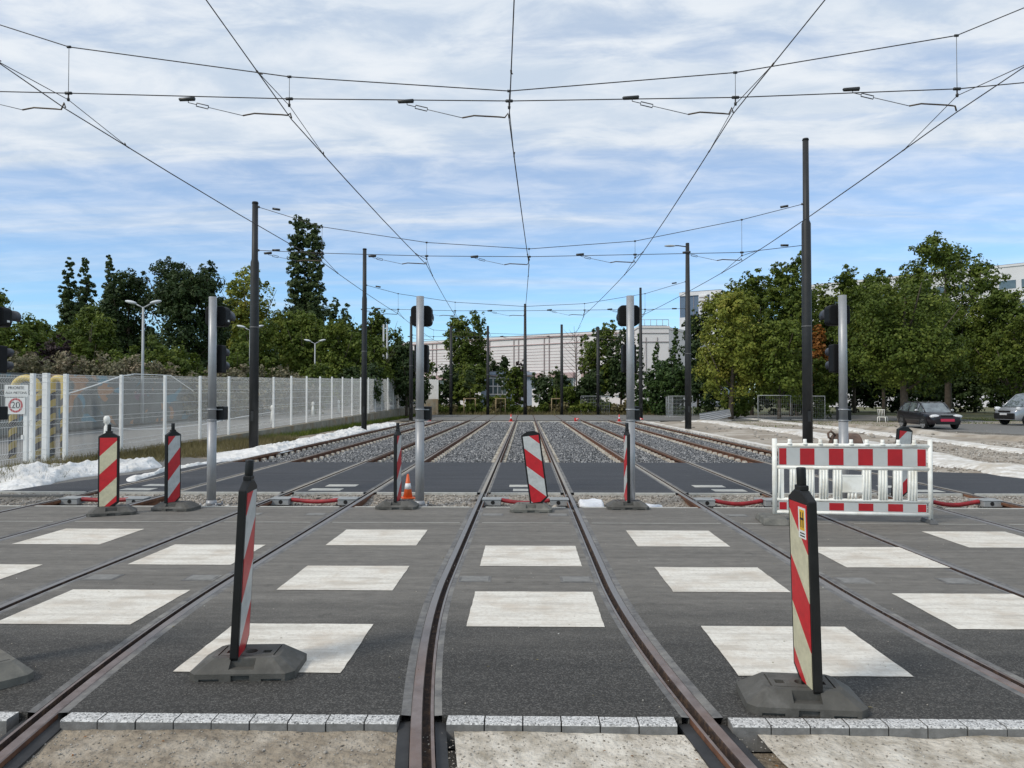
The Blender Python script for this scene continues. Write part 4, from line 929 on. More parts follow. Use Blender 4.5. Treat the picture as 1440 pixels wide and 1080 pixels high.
for i, c in enumerate(CENTRES):
    if i in (0, 4):
        a = g(*TOP[i], z=zw1[i]+.02); a = Vector((a.x, a.y, zw1[i]+.02))
    else: a = g(*TOP[i], z=zw1[i]+.01)
    b1 = Vector((xw1[i], Y1, zw1[i])); d = (b1-a)/(b1.y-a.y); start = a-d*max(a.y+1, 1)
    P = [start, a, b1, Vector((xw2[i], Y2, zc2[i])), Vector((xs3[i], Y3, zc3[i])), Vector((xs4[i], Y4, 6.1)), Vector((c, 73.1, 6.6))]
    Q = [P[0], P[1]]
    for q in range(1, len(P)-1):
        for s in range(1, 5): x = P[q].lerp(P[q+1], s/4); x.z -= .05*math.sin(math.pi*s/4)*(1 if q > 1 else 0); Q.append(x)
    t = thing('contact_wire', ('leftmost contact wire, running in from the left edge', 'contact wire over the second track from the left, slanting in from the top left', 'contact wire hanging down the middle of the sky over the middle track',
        'contact wire over the fourth track, slanting in from the top right', 'rightmost contact wire, running in from the right edge')[i], 'contact wire', (0, 0, 0), 0, 'tram contact wires')
    b = MB(); b.tube(Q, [.0075]*3+[.0085]*3+[.011]*(len(Q)-6), 6); b.build('wire', 'wire', t)
    # delta suspension at the spans: a short rope from the clamp down to the contact wire on both sides
    for (Yk, xk, zk, xc_, zc_, L_) in ((Y1, xs1[i], zl1[i]-.11, xw1[i], zw1[i], 1.75), (Y2, xs2[i], zl2[i]-.11, xw2[i], zc2[i], 2.0), (Y3, xs3[i], zl3[i]-.1, xs3[i], zc3[i], 2.0)):
        def onw(Yq):
            for q in range(len(Q)-1):
                if Q[q].y <= Yq <= Q[q+1].y: return Q[q].lerp(Q[q+1], (Yq-Q[q].y)/(Q[q+1].y-Q[q].y))
            return Q[0]
        fa, fb = onw(Yk-L_), onw(Yk+L_)
        rr = .006 if Yk < 20 else .009
        b = MB(); b.tube([fa, (xk, Yk, zk), fb], rr, 6); b.build('delta_rope', 'wire', t)
        b = MB()
        for f_, sg in ((fa, 1), (fb, -1)):
            b.tube([f_+Vector((0, -.04, 0)), f_+Vector((0, .05, 0))], .013 if Yk < 20 else .02, 8); b.tube([f_+Vector((0, sg*.05, .0)), f_+Vector((.015, sg*.14, .03))], .010, 6)
        b.build('wire_clamp', 'brass', t)

# ---- white fence on the ramp
FX = -11.3
posts_y = [14.0, 16.75]+[17.97+2.5*k for k in range(23)]
t = thing('mesh_fence', 'long white welded mesh fence on the low wall along the left side', 'fence', (FX, 18, 0))
post0 = None; panel0 = None
for i, y in enumerate(posts_y):
    h = 2.13+.0108*(y-18)
    if post0 is None:
        b = MB(); b.bb(-.035, .035, -.035, .035, 0, 1); b.bb(.036, .042, -.045, .045, 0.0, 1); post0 = o = b.build('post', 'fence', t)
    else: o = post0.copy(); COL.objects.link(o)
    o.location = (0, y-18, zb(y)-.1 if y < 34 else zb(y)-.03); o.scale = (1.2 if y < 19 else 1, 1.0, h+.05)
for i in range(len(posts_y)-1):
    y0, y1 = posts_y[i], posts_y[i+1]; W = y1-y0; far = y0 > 34
    b = MB(); n = int(W/.05 if not far else W/.1); rr = .0030 if not far else .0055
    z0, z1 = .04, 2.08+.0108*(y0-18)
    folds = [.25, .95, 1.65, z1-.12]
    zz_ = [z0]
    for f_ in folds: zz_ += [f_-.06, f_, f_+.06]
    zz_ += [z1]
    for k in range(1, n):
        yy = W*k/n; P = [((.035 if (j-2) % 3 == 0 and 0 < j < len(zz_)-1 else 0), yy, z) for j, z in enumerate(zz_)]
        if far: P = [P[0], P[-1]]
        b.tube(P, rr, 3, smooth=False, cap=False)
    for z in sorted(set([z0]+[a for f_ in folds for a in (f_-.06, f_+.06)]+[.6, 1.3, z1])):
        if z < z1+.001: b.tube([(0.006, .03, z), (.006, W-.03, z)], .0042 if not far else .006, 4, smooth=False, cap=False)
    sl_ = (zb(y1)-zb(y0))/W
    b.v = [(x, y, z+sl_*y) for x, y, z in b.v]
    o = b.build('mesh_panel', 'fence', t, fixn=False); o.location = (0, y0-18, zb(y0)-.02)
# return of the fence at its far end
b = MB(); t2 = thing('mesh_fence', 'short white slatted fence section closing the far end of the long fence', 'fence', (FX, 75, zb(75)))
for k in range(7):
    b = MB(); b.prism([(0, 0), (.23, 0), (.23, 1.95), (.18, 2.05), (.05, 2.05), (0, 1.95)], 1, -.03, .03); o = b.build('slat', 'fence', t2); o.location = (.85+.24*k, 1.0-.25*k, .72-.02*k)
b = MB(); b.bb(.6, 2.55, -.2, .0, -1.2, .68); b.v = [(x, y+1.7-x*1.03, z) for x, y, z in b.v]; b.build('base_wall', 'lowwall', t2)
# low retaining wall under the fence
b = MB(); Y = [25+1.0*k for k in range(51)]; V = []; F = []
for y in Y:
    V += [(-11.02, y, -.3), (-11.02, y, zb(y)-.03), (-11.42, y, zb(y)-.03), (-11.42, y, -.3)]
for i in range(len(Y)-1):
    q = 4*i; F += [(q, q+1, q+5, q+4), (q+1, q+2, q+6, q+5), (q+2, q+3, q+7, q+6)]
F += [(0, 3, 2, 1), (len(V)-4, len(V)-3, len(V)-2, len(V)-1)]
b.add(V, F); tag(b.build('retaining_wall', 'lowwall'), 'low stained concrete wall carrying the white fence', 'wall')
b = MB(); b.add([(-19.5, 22, 0), (-19.0, 22, 0), (-19.0, 96, 1), (-19.5, 96, 1), (-19.5, 22, 2.6), (-19.0, 22, 2.6), (-19.0, 96, 3.0), (-19.5, 96, 3.0)], [(3, 2, 1, 0), (4, 5, 6, 7), (0, 1, 5, 4), (1, 2, 6, 5), (2, 3, 7, 6), (3, 0, 4, 7)])
tag(b.build('graffiti_wall', 'graffiti'), 'long dark wall with blue and orange graffiti behind the white fence', 'wall')
# sagging white chain of tape behind the fence
for nm, pts, lab in (('barrier_tape', [(91, 555), (130, 543), (170, 529), (189, 526), (240, 528), (272, 550)], 'white tape stretched high behind the near fence panels'),
                    ('barrier_tape', [(150, 601), (186, 604), (230, 603), (285, 597), (340, 586), (385, 579)], 'white tape sagging low behind the fence')):
    P = []
    for u, v in pts: Yp = 12.2*1040/(739-u)*1.0; P.append(at(u, v, Yp))
    b = MB(); b.tube(P, .016, 6); tag(b.build(nm, 'fence'), lab, 'tape', 'white tapes behind the fence')
# bollards on the ramp road
bo = None
for k, (u, v) in enumerate(((150, 622), (303, 606), (383, 598), (440, 585), (476, 581), (523, 576), (540, 573))):
    Yp = (12.6 if k < 3 else 13.4)*1040/(739-u); p = at(u, v, Yp)
    if bo is None:
        b = MB(); b.tube([(0, 0, 0), (0, 0, .62), (0, 0, .66), (0, 0, .70), (0, 0, .74), (0, 0, .88), (0, 0, .95)], [.10, .075, .05, .05, .09, .095, .05], 14); bo = o = b.build('bollard', 'white')
    else: o = bo.copy(); COL.objects.link(o)
    o.location = (p.x, Yp, zb(Yp)-.05); tag(o, ('squat white bollard behind the first full fence panel, above the cream striped board', 'white bollard behind the fence beside the first grey signal post', 'white bollard behind the fence right of the tall left mast',
        'white bollard third behind the open fence bays', 'white bollard between two fence bays left of the second mast', 'small white bollard just right of the second left mast', 'farthest small white bollard behind the fence')[k], 'bollard', 'white bollards behind the fence')
# hooped impact guards
def hoop(x0, x1, y, label):
    b = MB(); r_ = (x1-x0)/2; xm = (x0+x1)/2; zt = 2.20-r_
    P = [(x0, y, zb(y)-.1), (x0, y, zt)]+[(xm-r_*math.cos(R(a)), y, zt+r_*math.sin(R(a))) for a in range(15, 180, 15)]+[(x1, y, zt), (x1, y, zb(y)-.1)]
    b.tube(P, .088, 16); tag(b.build('guard_hoop', 'hoop'), label, 'guard hoop', 'yellow and black guard hoops')
hoop(at(18, 600, 18.6).x, at(54, 600, 18.6).x, 18.6, 'yellow and black striped hoop behind the speed sign')
hoop(at(64.5, 600, 18.8).x+.15, at(85, 600, 18.8).x+.1, 18.8, 'yellow and black striped hoop behind the second thick white post')
b = MB(); p = at(64, 600, 17.35); b.bb(p.x-.06, p.x+.06, 17.3, 17.42, .1, 2.28); tag(b.build('gate_post', 'fence'), 'thick white gate post between the two yellow and black hoops', 'gate post')
# priority sign with speed limit
def text(name, s, size, loc, m, parent, ext=.002, rx=90):
    cu = bpy.data.curves.new(name, 'FONT'); cu.body = s; cu.size = size; cu.align_x = 'CENTER'; cu.align_y = 'CENTER'; cu.extrude = ext
    o = bpy.data.objects.new(name, cu); dg = bpy.context.evaluated_depsgraph_get()
    COL.objects.link(o); bpy.context.view_layer.update(); me = bpy.data.meshes.new_from_object(o.evaluated_get(bpy.context.evaluated_depsgraph_get())); bpy.data.objects.remove(o)
    me.materials.clear(); me.materials.append(MA[m]); o = bpy.data.objects.new(name, me); COL.objects.link(o); o.location = loc; o.rotation_euler = (R(rx), 0, 0)
    if parent is not None: o.parent = parent
    return o
p = at(23, 562, 17.9); s_ = thing('road_sign', 'white sign on a thin post behind the fence with lettering above a red ringed 20', 'sign', (p.x, 17.9, 0))
pxm = 17.9/1040
b = MB(); b.bb(-17*pxm, 17*pxm, -.01, .01, at(23, 558, 17.9).z, at(23, 541, 17.9).z); b.build('text_plate', 'signwhite', s_)
zc_ = at(23, 570, 17.9).z
b = MB(); b.bb(-15.5*pxm, 13*pxm, -.01, .01, zc_-12.5*pxm, zc_+11*pxm); b.build('limit_plate', 'signwhite', s_)
b = MB(); n = 40; V = []; F = []
for k in range(n):
    a = 2*math.pi*k/n
    for rr in (10.3*pxm, 7.6*pxm): V.append((-.5*pxm+rr*math.cos(a), -.013, zc_+rr*math.sin(a)))
F = [(2*k, 2*((k+1) % n), 2*((k+1) % n)+1, 2*k+1) for k in range(n)]; b.add(V, F); b.build('red_ring', 'signred', s_)
text('number', '20', 13*pxm, (-.5*pxm, -.014, zc_), 'ink', s_)
text('lettering', 'PRIORITE', 5.6*pxm, (0, -.013, at(23, 545.5, 17.9).z), 'ink', s_); text('lettering', 'AUX PIETONS', 4.9*pxm, (0, -.013, at(23, 552.5, 17.9).z), 'ink', s_)
b = MB(); q = at(36.5, 600, 17.95).x-p.x; b.bb(q-.045, q+.045, .02, .09, .12, at(36, 556, 17.9).z); b.bb(q-.09, q-.04, .0, .08, 1.35, 1.45); b.bb(q-.09, q-.04, .0, .08, .68, .78); b.build('post', 'fence', s_)

# ---- white geotextile sheets
def sheet(name, front, back, H, label, seed, dens=.05, m='sheet'):
    Fp = [g(u, v) for u, v in front]; Bp = [g(u, v) for u, v in back]
    def res(P, n):
        d = [0]
        for i in range(len(P)-1): d.append(d[-1]+(P[i+1]-P[i]).length)
        out = []
        for k in range(n):
            s = d[-1]*k/(n-1); i = max(j for j in range(len(d)) if d[j] <= s+1e-9); i = min(i, len(P)-2); out.append(P[i].lerp(P[i+1], (s-d[i])/(d[i+1]-d[i])))
        return np.array([tuple(p) for p in out])
    ln = sum((Fp[i+1]-Fp[i]).length for i in range(len(Fp)-1)); n = max(30, int(ln/dens)); K = 34
    A, B = res(Fp, n), res(Bp, n); t = np.linspace(0, 1, K)[None, :, None]
    P = A[:, None, :]*(1-t)+B[:, None, :]*t; X, Y = P[..., 0], P[..., 1]; q = t[..., 0]; s = np.linspace(0, 1, n)[:, None]
    env = np.sin(np.pi*np.clip(q*1.0, 0, 1))**.6*np.clip(np.sin(np.pi*np.clip(s, .002, .998))*4, 0, 1)
    N1 = smooth_noise(X*1.1, Y*.55, seed); N2 = smooth_noise(X*2.6, Y*1.6, seed+1)
    fold = 1-np.abs(np.sin(N2*2.3+X*1.5)); fold2 = 1-np.abs(np.sin(N1*3+Y*1.3+X*3))
    fold3 = 1-np.abs(np.sin(X*2.1-Y*1.7+N2*1.6)); Z = -.06+env*H*(.55+.22*N1+.40*fold**1.6+.30*fold2**1.6)
    V = np.stack([X+.05*N2*env, Y+.05*N1*env, Z], -1)
    i = np.arange(n*K).reshape(n, K); F = np.stack([i[:-1, :-1].ravel(), i[:-1, 1:].ravel(), i[1:, 1:].ravel(), i[1:, :-1].ravel()], 1)
    o = npmesh(name, V.reshape(-1, 3), F, m, smooth=True)
    sm = o.modifiers.new('sol', 'SOLIDIFY'); sm.thickness = .004
    tag(o, label, 'sheet', 'crumpled white sheets'); return o
sheet('white_sheet', [(-60, 694), (20, 690), (60, 684), (80, 676), (110, 670), (185, 662), (232, 655)], [(-60, 668), (0, 664), (60, 660), (120, 656), (170, 652), (205, 648), (222, 646)], .27, 'large crumpled white sheet spread in front of the fence at far left', 21)
sheet('white_sheet', [(172, 680), (190, 677), (215, 669), (234, 662)], [(170, 674), (190, 670), (215, 665), (232, 659)], .14, 'small crumpled white sheet beside the asphalt edge, between the two far left boards', 24)
sheet('white_sheet', [(236, 663), (262, 658), (300, 650), (345, 643)], [(230, 659), (262, 655), (298, 646), (340, 640)], .13, 'thin strip of white sheet along the dark asphalt edge left of the tall mast', 25)
sheet('white_sheet', [(300, 648), (350, 642), (400, 634), (450, 621), (500, 609), (530, 603), (566, 597)], [(300, 634), (345, 630), (395, 624), (440, 614), (490, 604), (525, 599), (560, 594)], .22, 'long ridge of crumpled white sheet between the low wall and the outer left rail', 22)
sheet('plastic_sheet', [(815, 708), (835, 710), (850, 709)], [(812, 703), (835, 699), (848, 701)], .12, 'crumpled white plastic scrap in the gravel trench left of the centre-right signal post', 31, .02, 'sheetstuff')
sheet('plastic_sheet', [(896, 707), (915, 709), (935, 712)], [(892, 702), (915, 705), (930, 708)], .05, 'flat white plastic scrap right of the centre-right signal post', 32, .02, 'sheetstuff')

# ---- cones
def cone(loc, h, m, label, rot=0):
    t = thing('traffic_cone', label, 'traffic cone', loc, 0, 'traffic cones'); t.rotation_euler = (rot, 0, .4)
    b = MB(); b.tube([(0, 0, .03*h), (0, 0, h)], [h*.20, h*.04], 20); b.build('body', m, t)
    b = MB(); b.tube([(0, 0, .38*h), (0, 0, .62*h)], [h*.145, h*.106], 20); b.build('reflective_band', 'conewhite', t)
    b = MB(); b.box((0, 0, .02*h), (h*.52, h*.52, .05*h)); b.build('foot', m, t); return t
cone((-2.06, 12.95, -.06), .42, 'orange', 'small orange cone beside the grey signal post left of the middle track')
cone((g(718, 592).x, 55.3, -.08), .55, 'conered', 'red and white cone at the far end of the left rail of the middle track')
cone((6.98, 55.3, -.08), .52, 'conered', 'red and white cone left of the centre-right signal post at the far road')
cone((3.75, 55.2, .05), .5, 'conered', 'fallen red cone at the far road between the fourth track rails', R(80))
cone((-7.2, 55.2, .05), .5, 'conered', 'fallen red cone at the far end of the leftmost track', R(78))
cone((8.6, 56.0, .05), .5, 'conered', 'fallen red cone at the foot of the slim far right mast', R(84))
# rusty digging bucket behind the barrier
t = thing('digger_bucket', 'rusty brown digging bucket lying on the ground behind the barrier', 'bucket', (8.15, 19.0, -.05), R(12))
b = MB(); n = 14; V = []; F = []
for i in range(n+1):
    a = R(-10+200*i/n)
    for x in (-.28, .28): V.append((x+.0, .32*math.cos(a), .42+.42*math.sin(a)))
F = [(2*i, 2*i+1, 2*i+3, 2*i+2) for i in range(n)]; b.add(V, F)
o = b.build('shell', 'rustmetal', t); sm = o.modifiers.new('s', 'SOLIDIFY'); sm.thickness = .03
for s in (-1, 1):
    b = MB(); P = [(.32*math.cos(R(-10+200*i/n)), .42+.42*math.sin(R(-10+200*i/n))) for i in range(n+1)]; b.prism(P, 0, s*.28-.012, s*.28+.012); b.build('side_plate', 'rustmetal', t)
b = MB(); b.tube([(-.30, 0, .80), (-.42, 0, .90), (-.5, 0, .84), (-.48, 0, .74), (-.42, 0, .70)], .03, 8); b.tube([(.3, 0, .35), (.42, 0, .5), (.5, 0, .42), (.44, 0, .0)], .035, 8); b.build('linkage', 'rustmetal', t)

# ================================================================ TREES
def crown_mesh(name, lobes, nleaf, leaf, seed, m, parent, tight=1.0):
    """lobes: list of (centre, radii). leaf-sized faces gathered in clumps over the lobes"""
    r = np.random.default_rng(seed); Vs = []
    vol = np.array([l[1][0]*l[1][2] for l in lobes]); vol = vol/vol.sum()
    for (c, rad), w in zip(lobes, vol):
        n = max(90, int(nleaf*w)); rad = np.array(rad); K = max(24, int(n/(42*tight)))
        d = r.normal(size=(K, 3)); d /= np.linalg.norm(d, axis=1)[:, None]
        fr = r.uniform(.02, 1.0, K)**.45
        cc = np.array(c)+d*rad*fr[:, None]*.92
        cr = r.uniform(.16, .34, K)*min(rad.min()*1.15, 3.0)*tight
        k = r.integers(0, K, n); off = r.normal(size=(n, 3)); off /= np.linalg.norm(off, axis=1)[:, None]
        pos = cc[k]+off*(cr[k]*r.uniform(.3, 1.05, n)**.6)[:, None]*np.array([1, 1, .75])
        nr = off*0.7+d[k]*.6+r.normal(size=(n, 3))*.55+np.array([0, 0, .35]); nr /= np.linalg.norm(nr, axis=1)[:, None]
        t = np.cross(nr, r.normal(size=(n, 3))); t /= np.linalg.norm(t, axis=1)[:, None]+1e-9; bt = np.cross(nr, t)
        s = leaf*r.uniform(.55, 1.25, n)[:, None]
        q = np.stack([pos-t*s*.55, pos+bt*s*.38, pos+t*s*.55, pos-bt*s*.38], 1); Vs.append(q.reshape(-1, 3))
    V = np.concatenate(Vs); F = np.arange(len(V)).reshape(-1, 4)
    return npmesh(name, V, F, m, parent)
def round_lobes(w, z0, z1, r, n=9, depth=None):
    zc = (z0+z1)/2; h = (z1-z0)/2; L0 = [((0, 0, zc), (w*.84, w*.84, h*.86)), ((0, 0, zc-h*.35), (w*.88, w*.88, h*.62))]
    for k in range(n):
        a = 2*math.pi*k/n+r.uniform(-.4, .4); e = r.uniform(-.75, .95); ce = math.sqrt(max(0, 1-e*e))
        q = r.uniform(.28, .44); L0.append(((w*(1-q)*ce*math.cos(a), w*(1-q)*ce*math.sin(a), zc+h*(1-q*.8)*e), (w*q, w*q, h*q*.95)))
    for k in range(3):
        a = r.uniform(0, 6.28)+k*2.1; L0.append(((w*.42*math.cos(a), w*.42*math.sin(a), z1-h*(.24+.08*k)), (w*.34, w*.34, h*.24)))
    return L0
def tree(u0, u1, vt, Y, leafm, label, kind='round', zbase=0.0, seed=0, dens=1.0, trunkvis=0.12, twin=False, name=None, cat='tree', group='trees and bushes round the site'):
    r = random.Random(seed*17+3); a, b_ = at(u0, vt, Y), at(u1, vt, Y); w = (b_.x-a.x)/2; x = (a.x+b_.x)/2; H = a.z-zbase
    leaf = max(.15, Y*.0038)
    nm = name or {'round': 'broadleaf_tree', 'poplar': 'poplar_tree', 'conifer': 'conifer_tree', 'shrub': 'shrub'}[kind]
    rot = r.uniform(0, 6.28); t = thing(nm, label, cat, (x, Y, zbase), rot, group)
    if kind == 'round': lobes = round_lobes(w, H*trunkvis, H, r, 13)
    elif kind == 'poplar':
        lobes = []
        for k in range(11):
            q = k/10; rr = w*(1.0+.30*math.sin(math.pi*q))*(1-.55*max(0, q-.75)/.25)
            lobes.append(((r.uniform(-.10, .10)*w, r.uniform(-.10, .10)*w, H*(.07+.86*q)), (rr*.92, rr*.92, H*.085)))
        if twin:
            ca_, sa_ = math.cos(-rot), math.sin(-rot)
            lobes = [l for l in lobes if l[0][2] < H*.55]
            for sx, top in ((-.34, 1.0), (.36, .965)):
                for k in range(8):
                    q = k/7; z = H*(.42+(top-.44)*q); rr = w*(.78-.30*q); lobes.append(((sx*w*ca_, sx*w*sa_, z), (rr, rr, H*.06)))
    elif kind == 'conifer':
        lobes = []
        for k in range(9):
            q = k/8; rr = w*(1-q*.82); lobes.append(((r.uniform(-.1, .1)*w, r.uniform(-.1, .1)*w, H*(.05+.90*q)), (rr, rr, H*.085)))
    else:
        lobes = [((0, 0, H*.42), (w*.85, w*.85, H*.5))]
        for k in range(7):
            an = 2*math.pi*k/7+r.uniform(-.3, .3); lobes.append(((w*.6*math.cos(an), w*.6*math.sin(an), H*r.uniform(.25, .72)), (w*.38, w*.38, H*.28)))
    area = sum(l[1][0]*l[1][2] for l in lobes)*3.14
    n = int(min(110000, dens*2.5*area/(leaf*leaf*.42)))
    crown_mesh('crown', lobes, n, leaf*(.85 if kind == 'poplar' else 1), seed+100, leafm, t, tight=(.8 if kind in ('poplar', 'conifer') else 1))
    if kind != 'shrub' or True:
        tr = MB(); tw = max(.05, min(.42, w*.055)) if kind != 'shrub' else .04
        tr.tube([(0, 0, -.4), (0, 0, H*.12), (r.uniform(-.2, .2), r.uniform(-.2, .2), H*.4), (r.uniform(-.3, .3), 0, H*.82)], [tw*1.3, tw, tw*.7, tw*.15], 9)
        for k in range(7 if kind == 'round' else 4):
            an = r.uniform(0, 6.28); z = H*r.uniform(.15, .55); e = w*r.uniform(.5, .9) if kind in ('round', 'shrub') else w*.5
            tr.tube([(0, 0, z), (e*.5*math.cos(an), e*.5*math.sin(an), z+H*.12), (e*math.cos(an), e*math.sin(an), min(H*.93, z+H*.33))], [tw*.5, tw*.3, tw*.08], 6)
        tr.build('trunk', 'bark', t)
    return t
T = [
 # left side, far to near
 (-70, 22, 398, 78, 'leaf_green', 'broadleaf tree cut by the left edge, its dark top above the hedge', 'round'),
 (-40, 82, 436, 58, 'leaf_olive', 'yellowish green bushy tree at the far left above the black signal heads', 'round'),
 (83, 112, 360, 92, 'leaf_poplar', 'left poplar of the slim group left of the big dark tree', 'poplar'),
 (106, 134, 358, 95, 'leaf_poplar', 'right poplar of the slim group left of the big dark tree', 'poplar'),
 (142, 170, 356, 92, 'leaf_poplar', 'slim poplar top poking out of the left side of the big dark tree', 'poplar'),
 (132, 228, 372, 72, 'leaf_dark', 'left half of the big dark tree behind the nearest double street lamp', 'round'),
 (196, 328, 357, 70, 'leaf_dark', 'widest dark tree, filling the sky behind the first grey signal post', 'round'),
 (306, 404, 366, 80, 'leaf_yellow', 'tree with yellowing leaves between the tall left mast and the big poplar', 'round'),
 (401, 460, 311, 84, 'leaf_poplar', 'tallest poplar, a dark column right of the tall left mast', 'poplar'),
 (452, 502, 414, 96, 'leaf_poplar', 'pale grey-green tree just right of the tallest poplar', 'round'),
 (508, 572, 430, 88, 'leaf_green', 'round-headed tree behind the second left mast', 'round'),
 (385, 470, 432, 66, 'leaf_olive', 'mid green tree below the tallest poplar', 'round'),
 (438, 520, 446, 64, 'leaf_olive', 'green tree behind the far double street lamp', 'round'),
 (322, 400, 445, 62, 'leaf_green', 'green tree behind the tall left mast, below the yellowing tree', 'round'),
 (490, 560, 470, 62, 'leaf_green', 'dark green tree right of the second left mast, above the fence', 'round'),
 (540, 604, 478, 64, 'leaf_dark', 'dark tree behind the two thin grey poles', 'round'),
 (82, 170, 436, 56, 'leaf_green', 'bushy green tree below the slim poplars', 'round'),
 (50, 100, 448, 50, 'leaf_purple', 'dark purple bush standing above the brownish hedge', 'shrub'),
 (200, 300, 468, 46, 'leaf_green', 'bright green rounded bush right of the nearest street lamp', 'shrub'),
 (140, 215, 480, 50, 'leaf_green', 'green bush left of the nearest street lamp, behind the hedge', 'shrub'),
 (300, 365, 476, 50, 'leaf_olive', 'green bush behind the first grey signal post heads', 'shrub'),
 (414, 470, 505, 52, 'leaf_green', 'low green bush at the foot of the far double street lamp', 'shrub'),
 (470, 545, 505, 56, 'leaf_dark', 'low dark bush above the fence near the second left mast', 'shrub'),
 (538, 612, 520, 70, 'leaf_dark', 'low dark bush above the end of the fence', 'shrub'),
 # centre
 (618, 696, 434, 100, 'leaf_green', 'round tree left of the centre standing over the pink hall', 'round'),
 (600, 652, 496, 82, 'leaf_dark', 'dark bush at the far end behind the first of the five end masts', 'shrub'),
 (636, 690, 504, 80, 'leaf_green', 'leafy bush between the first and second end masts', 'shrub'),
 (684, 722, 498, 104, 'leaf_poplar', 'small tree in front of the pink hall, right of the second end mast', 'round'),
 (676, 716, 548, 80, 'leaf_olive', 'low yellowish bush under the pale blue cabin', 'shrub'),
 (706, 740, 506, 86, 'leaf_green', 'small leafy tree left of the middle end mast', 'shrub'),
 (720, 740, 502, 96, 'leaf_purple', 'reddish twiggy bush left of the middle end mast', 'shrub'),
 (744, 806, 514, 80, 'leaf_dark', 'broad dark bush between the middle and fourth end masts', 'shrub'),
 (770, 826, 534, 79, 'leaf_olive', 'loose bush at the foot of the bare twiggy tree', 'shrub'),
 # right
 (810, 876, 447, 86, 'leaf_green', 'tree left of the centre-right signal post, lit leaves at the top', 'round'),
 (846, 900, 458, 84, 'leaf_dark', 'dark tree directly behind the centre-right signal post', 'round'),
 (806, 850, 508, 78, 'leaf_dark', 'dark bush behind the fifth end mast', 'shrub'),
 (880, 918, 470, 76, 'leaf_conifer', 'left clipped conifer right of the centre-right signal post', 'conifer'),
 (904, 942, 484, 74, 'leaf_conifer', 'middle clipped conifer in the dark hedge group', 'conifer'),
 (928, 972, 462, 74, 'leaf_conifer', 'right clipped conifer beside the lamp mast', 'conifer'),
 (900, 985, 500, 72, 'leaf_conifer', 'broad dark hedge bush in front of the clipped conifers', 'shrub'),
 (950, 1012, 428, 80, 'leaf_dark', 'dark conifer-like tree behind the lamp mast', 'round'),
 (1012, 1100, 372, 72, 'leaf_green', 'tall green tree behind the yellow-green one', 'round'),
 (1070, 1152, 346, 68, 'leaf_green', 'tall tree behind the tallest right mast', 'round'),
 (968, 1086, 402, 58, 'leaf_yellow', 'broad yellow-green tree right of the lamp mast', 'round'),
 (1050, 1140, 440, 57, 'leaf_olive', 'olive green tree left of the tallest right mast', 'round'),
 (1130, 1166, 452, 64, 'leaf_orange', 'orange-leaved tree between the tallest mast and the right signal post', 'round'),
 (1108, 1186, 494, 61, 'leaf_green', 'green bush in front of the orange-leaved tree', 'shrub'),
 (14, 124, 446, 84, 'leaf_green', 'broad green tree filling the gap left of the slim poplars', 'round'),
 (96, 206, 424, 86, 'leaf_green', 'mid green tree behind the slim poplars and the big dark tree', 'round'),
 (270, 366, 414, 88, 'leaf_dark', 'dark tree filling the gap between big dark tree and yellowing tree', 'round'),
 (372, 452, 428, 90, 'leaf_green', 'green tree standing behind the foot of the tallest poplar', 'round'),
 (446, 548, 452, 90, 'leaf_green', 'broad low tree behind the second left mast', 'round'),
 (500, 616, 482, 92, 'leaf_olive', 'olive tree line closing the view above the fence end', 'round'),
 (1000, 1080, 392, 80, 'leaf_green', 'dense green tree between the yellow-green tree and the blue building', 'round'),
 (1080, 1176, 398, 78, 'leaf_green', 'dense green tree just behind the tallest right mast', 'round'),
 (1160, 1240, 400, 80, 'leaf_dark', 'dense dark tree just behind the right signal post', 'round'),
 (1372, 1470, 440, 78, 'leaf_green', 'dense green tree behind the silver van', 'round'),
 (1140, 1222, 372, 74, 'leaf_green', 'tree behind the right signal post with sky showing through', 'round'),
 (1110, 1200, 480, 76, 'leaf_dark', 'shady tree behind the right signal post, above the lawn', 'round'),
 (1200, 1282, 371, 72, 'leaf_green', 'tree rising between the right signal post and the huge dark tree', 'round'),
 (1226, 1310, 470, 84, 'leaf_dark', 'deep shady tree behind the trunk of the huge tree', 'round'),
 (1330, 1410, 462, 84, 'leaf_dark', 'deep shady tree behind the gap between car and van', 'round'),
 (1080, 1160, 470, 70, 'leaf_dark', 'deep shady tree behind the wire fence bays', 'round'),
 (1172, 1368, 380, 54, 'leaf_green', 'huge dark green tree over the black car', 'round'),
 (1250, 1412, 323, 66, 'leaf_green', 'tallest tree on the right, its reddish top against the sky', 'round'),
 (1352, 1500, 402, 60, 'leaf_green', 'dark green tree at the right edge above the silver van', 'round'),
 (1376, 1480, 505, 78, 'leaf_dark', 'dark bush behind the silver van', 'shrub'),
 (1210, 1330, 492, 84, 'leaf_dark', 'shady bush behind the black car', 'shrub'),
 (1300, 1400, 500, 84, 'leaf_dark', 'shady bush between the black car and the silver van', 'shrub'),
 (1150, 1240, 500, 86, 'leaf_dark', 'shady bush behind the white chair', 'shrub'),
 (1010, 1060, 540, 62, 'leaf_olive', 'low leafy bush behind the stacked crash barriers', 'shrub'),
 (1056, 1136, 520, 74, 'leaf_dark', 'dark undergrowth bush behind the wire fence posts', 'shrub'),
 (966, 1020, 520, 68, 'leaf_dark', 'dark undergrowth bush right of the lamp mast', 'shrub'),
]
for i, (u0, u1, vt, Y, lm, lab, kind) in enumerate(T):
    left = u1 < 620 and u0 < 596
    tree(u0, u1, vt, Y, lm, lab, kind, twin=(vt == 311), zbase=(.5 if left else -.1), seed=i, trunkvis=(.05 if left else .15 if u0 > 1150 else .10), dens=(4.2 if kind == 'poplar' else 1.6 if kind in ('shrub', 'conifer') else 1.05))
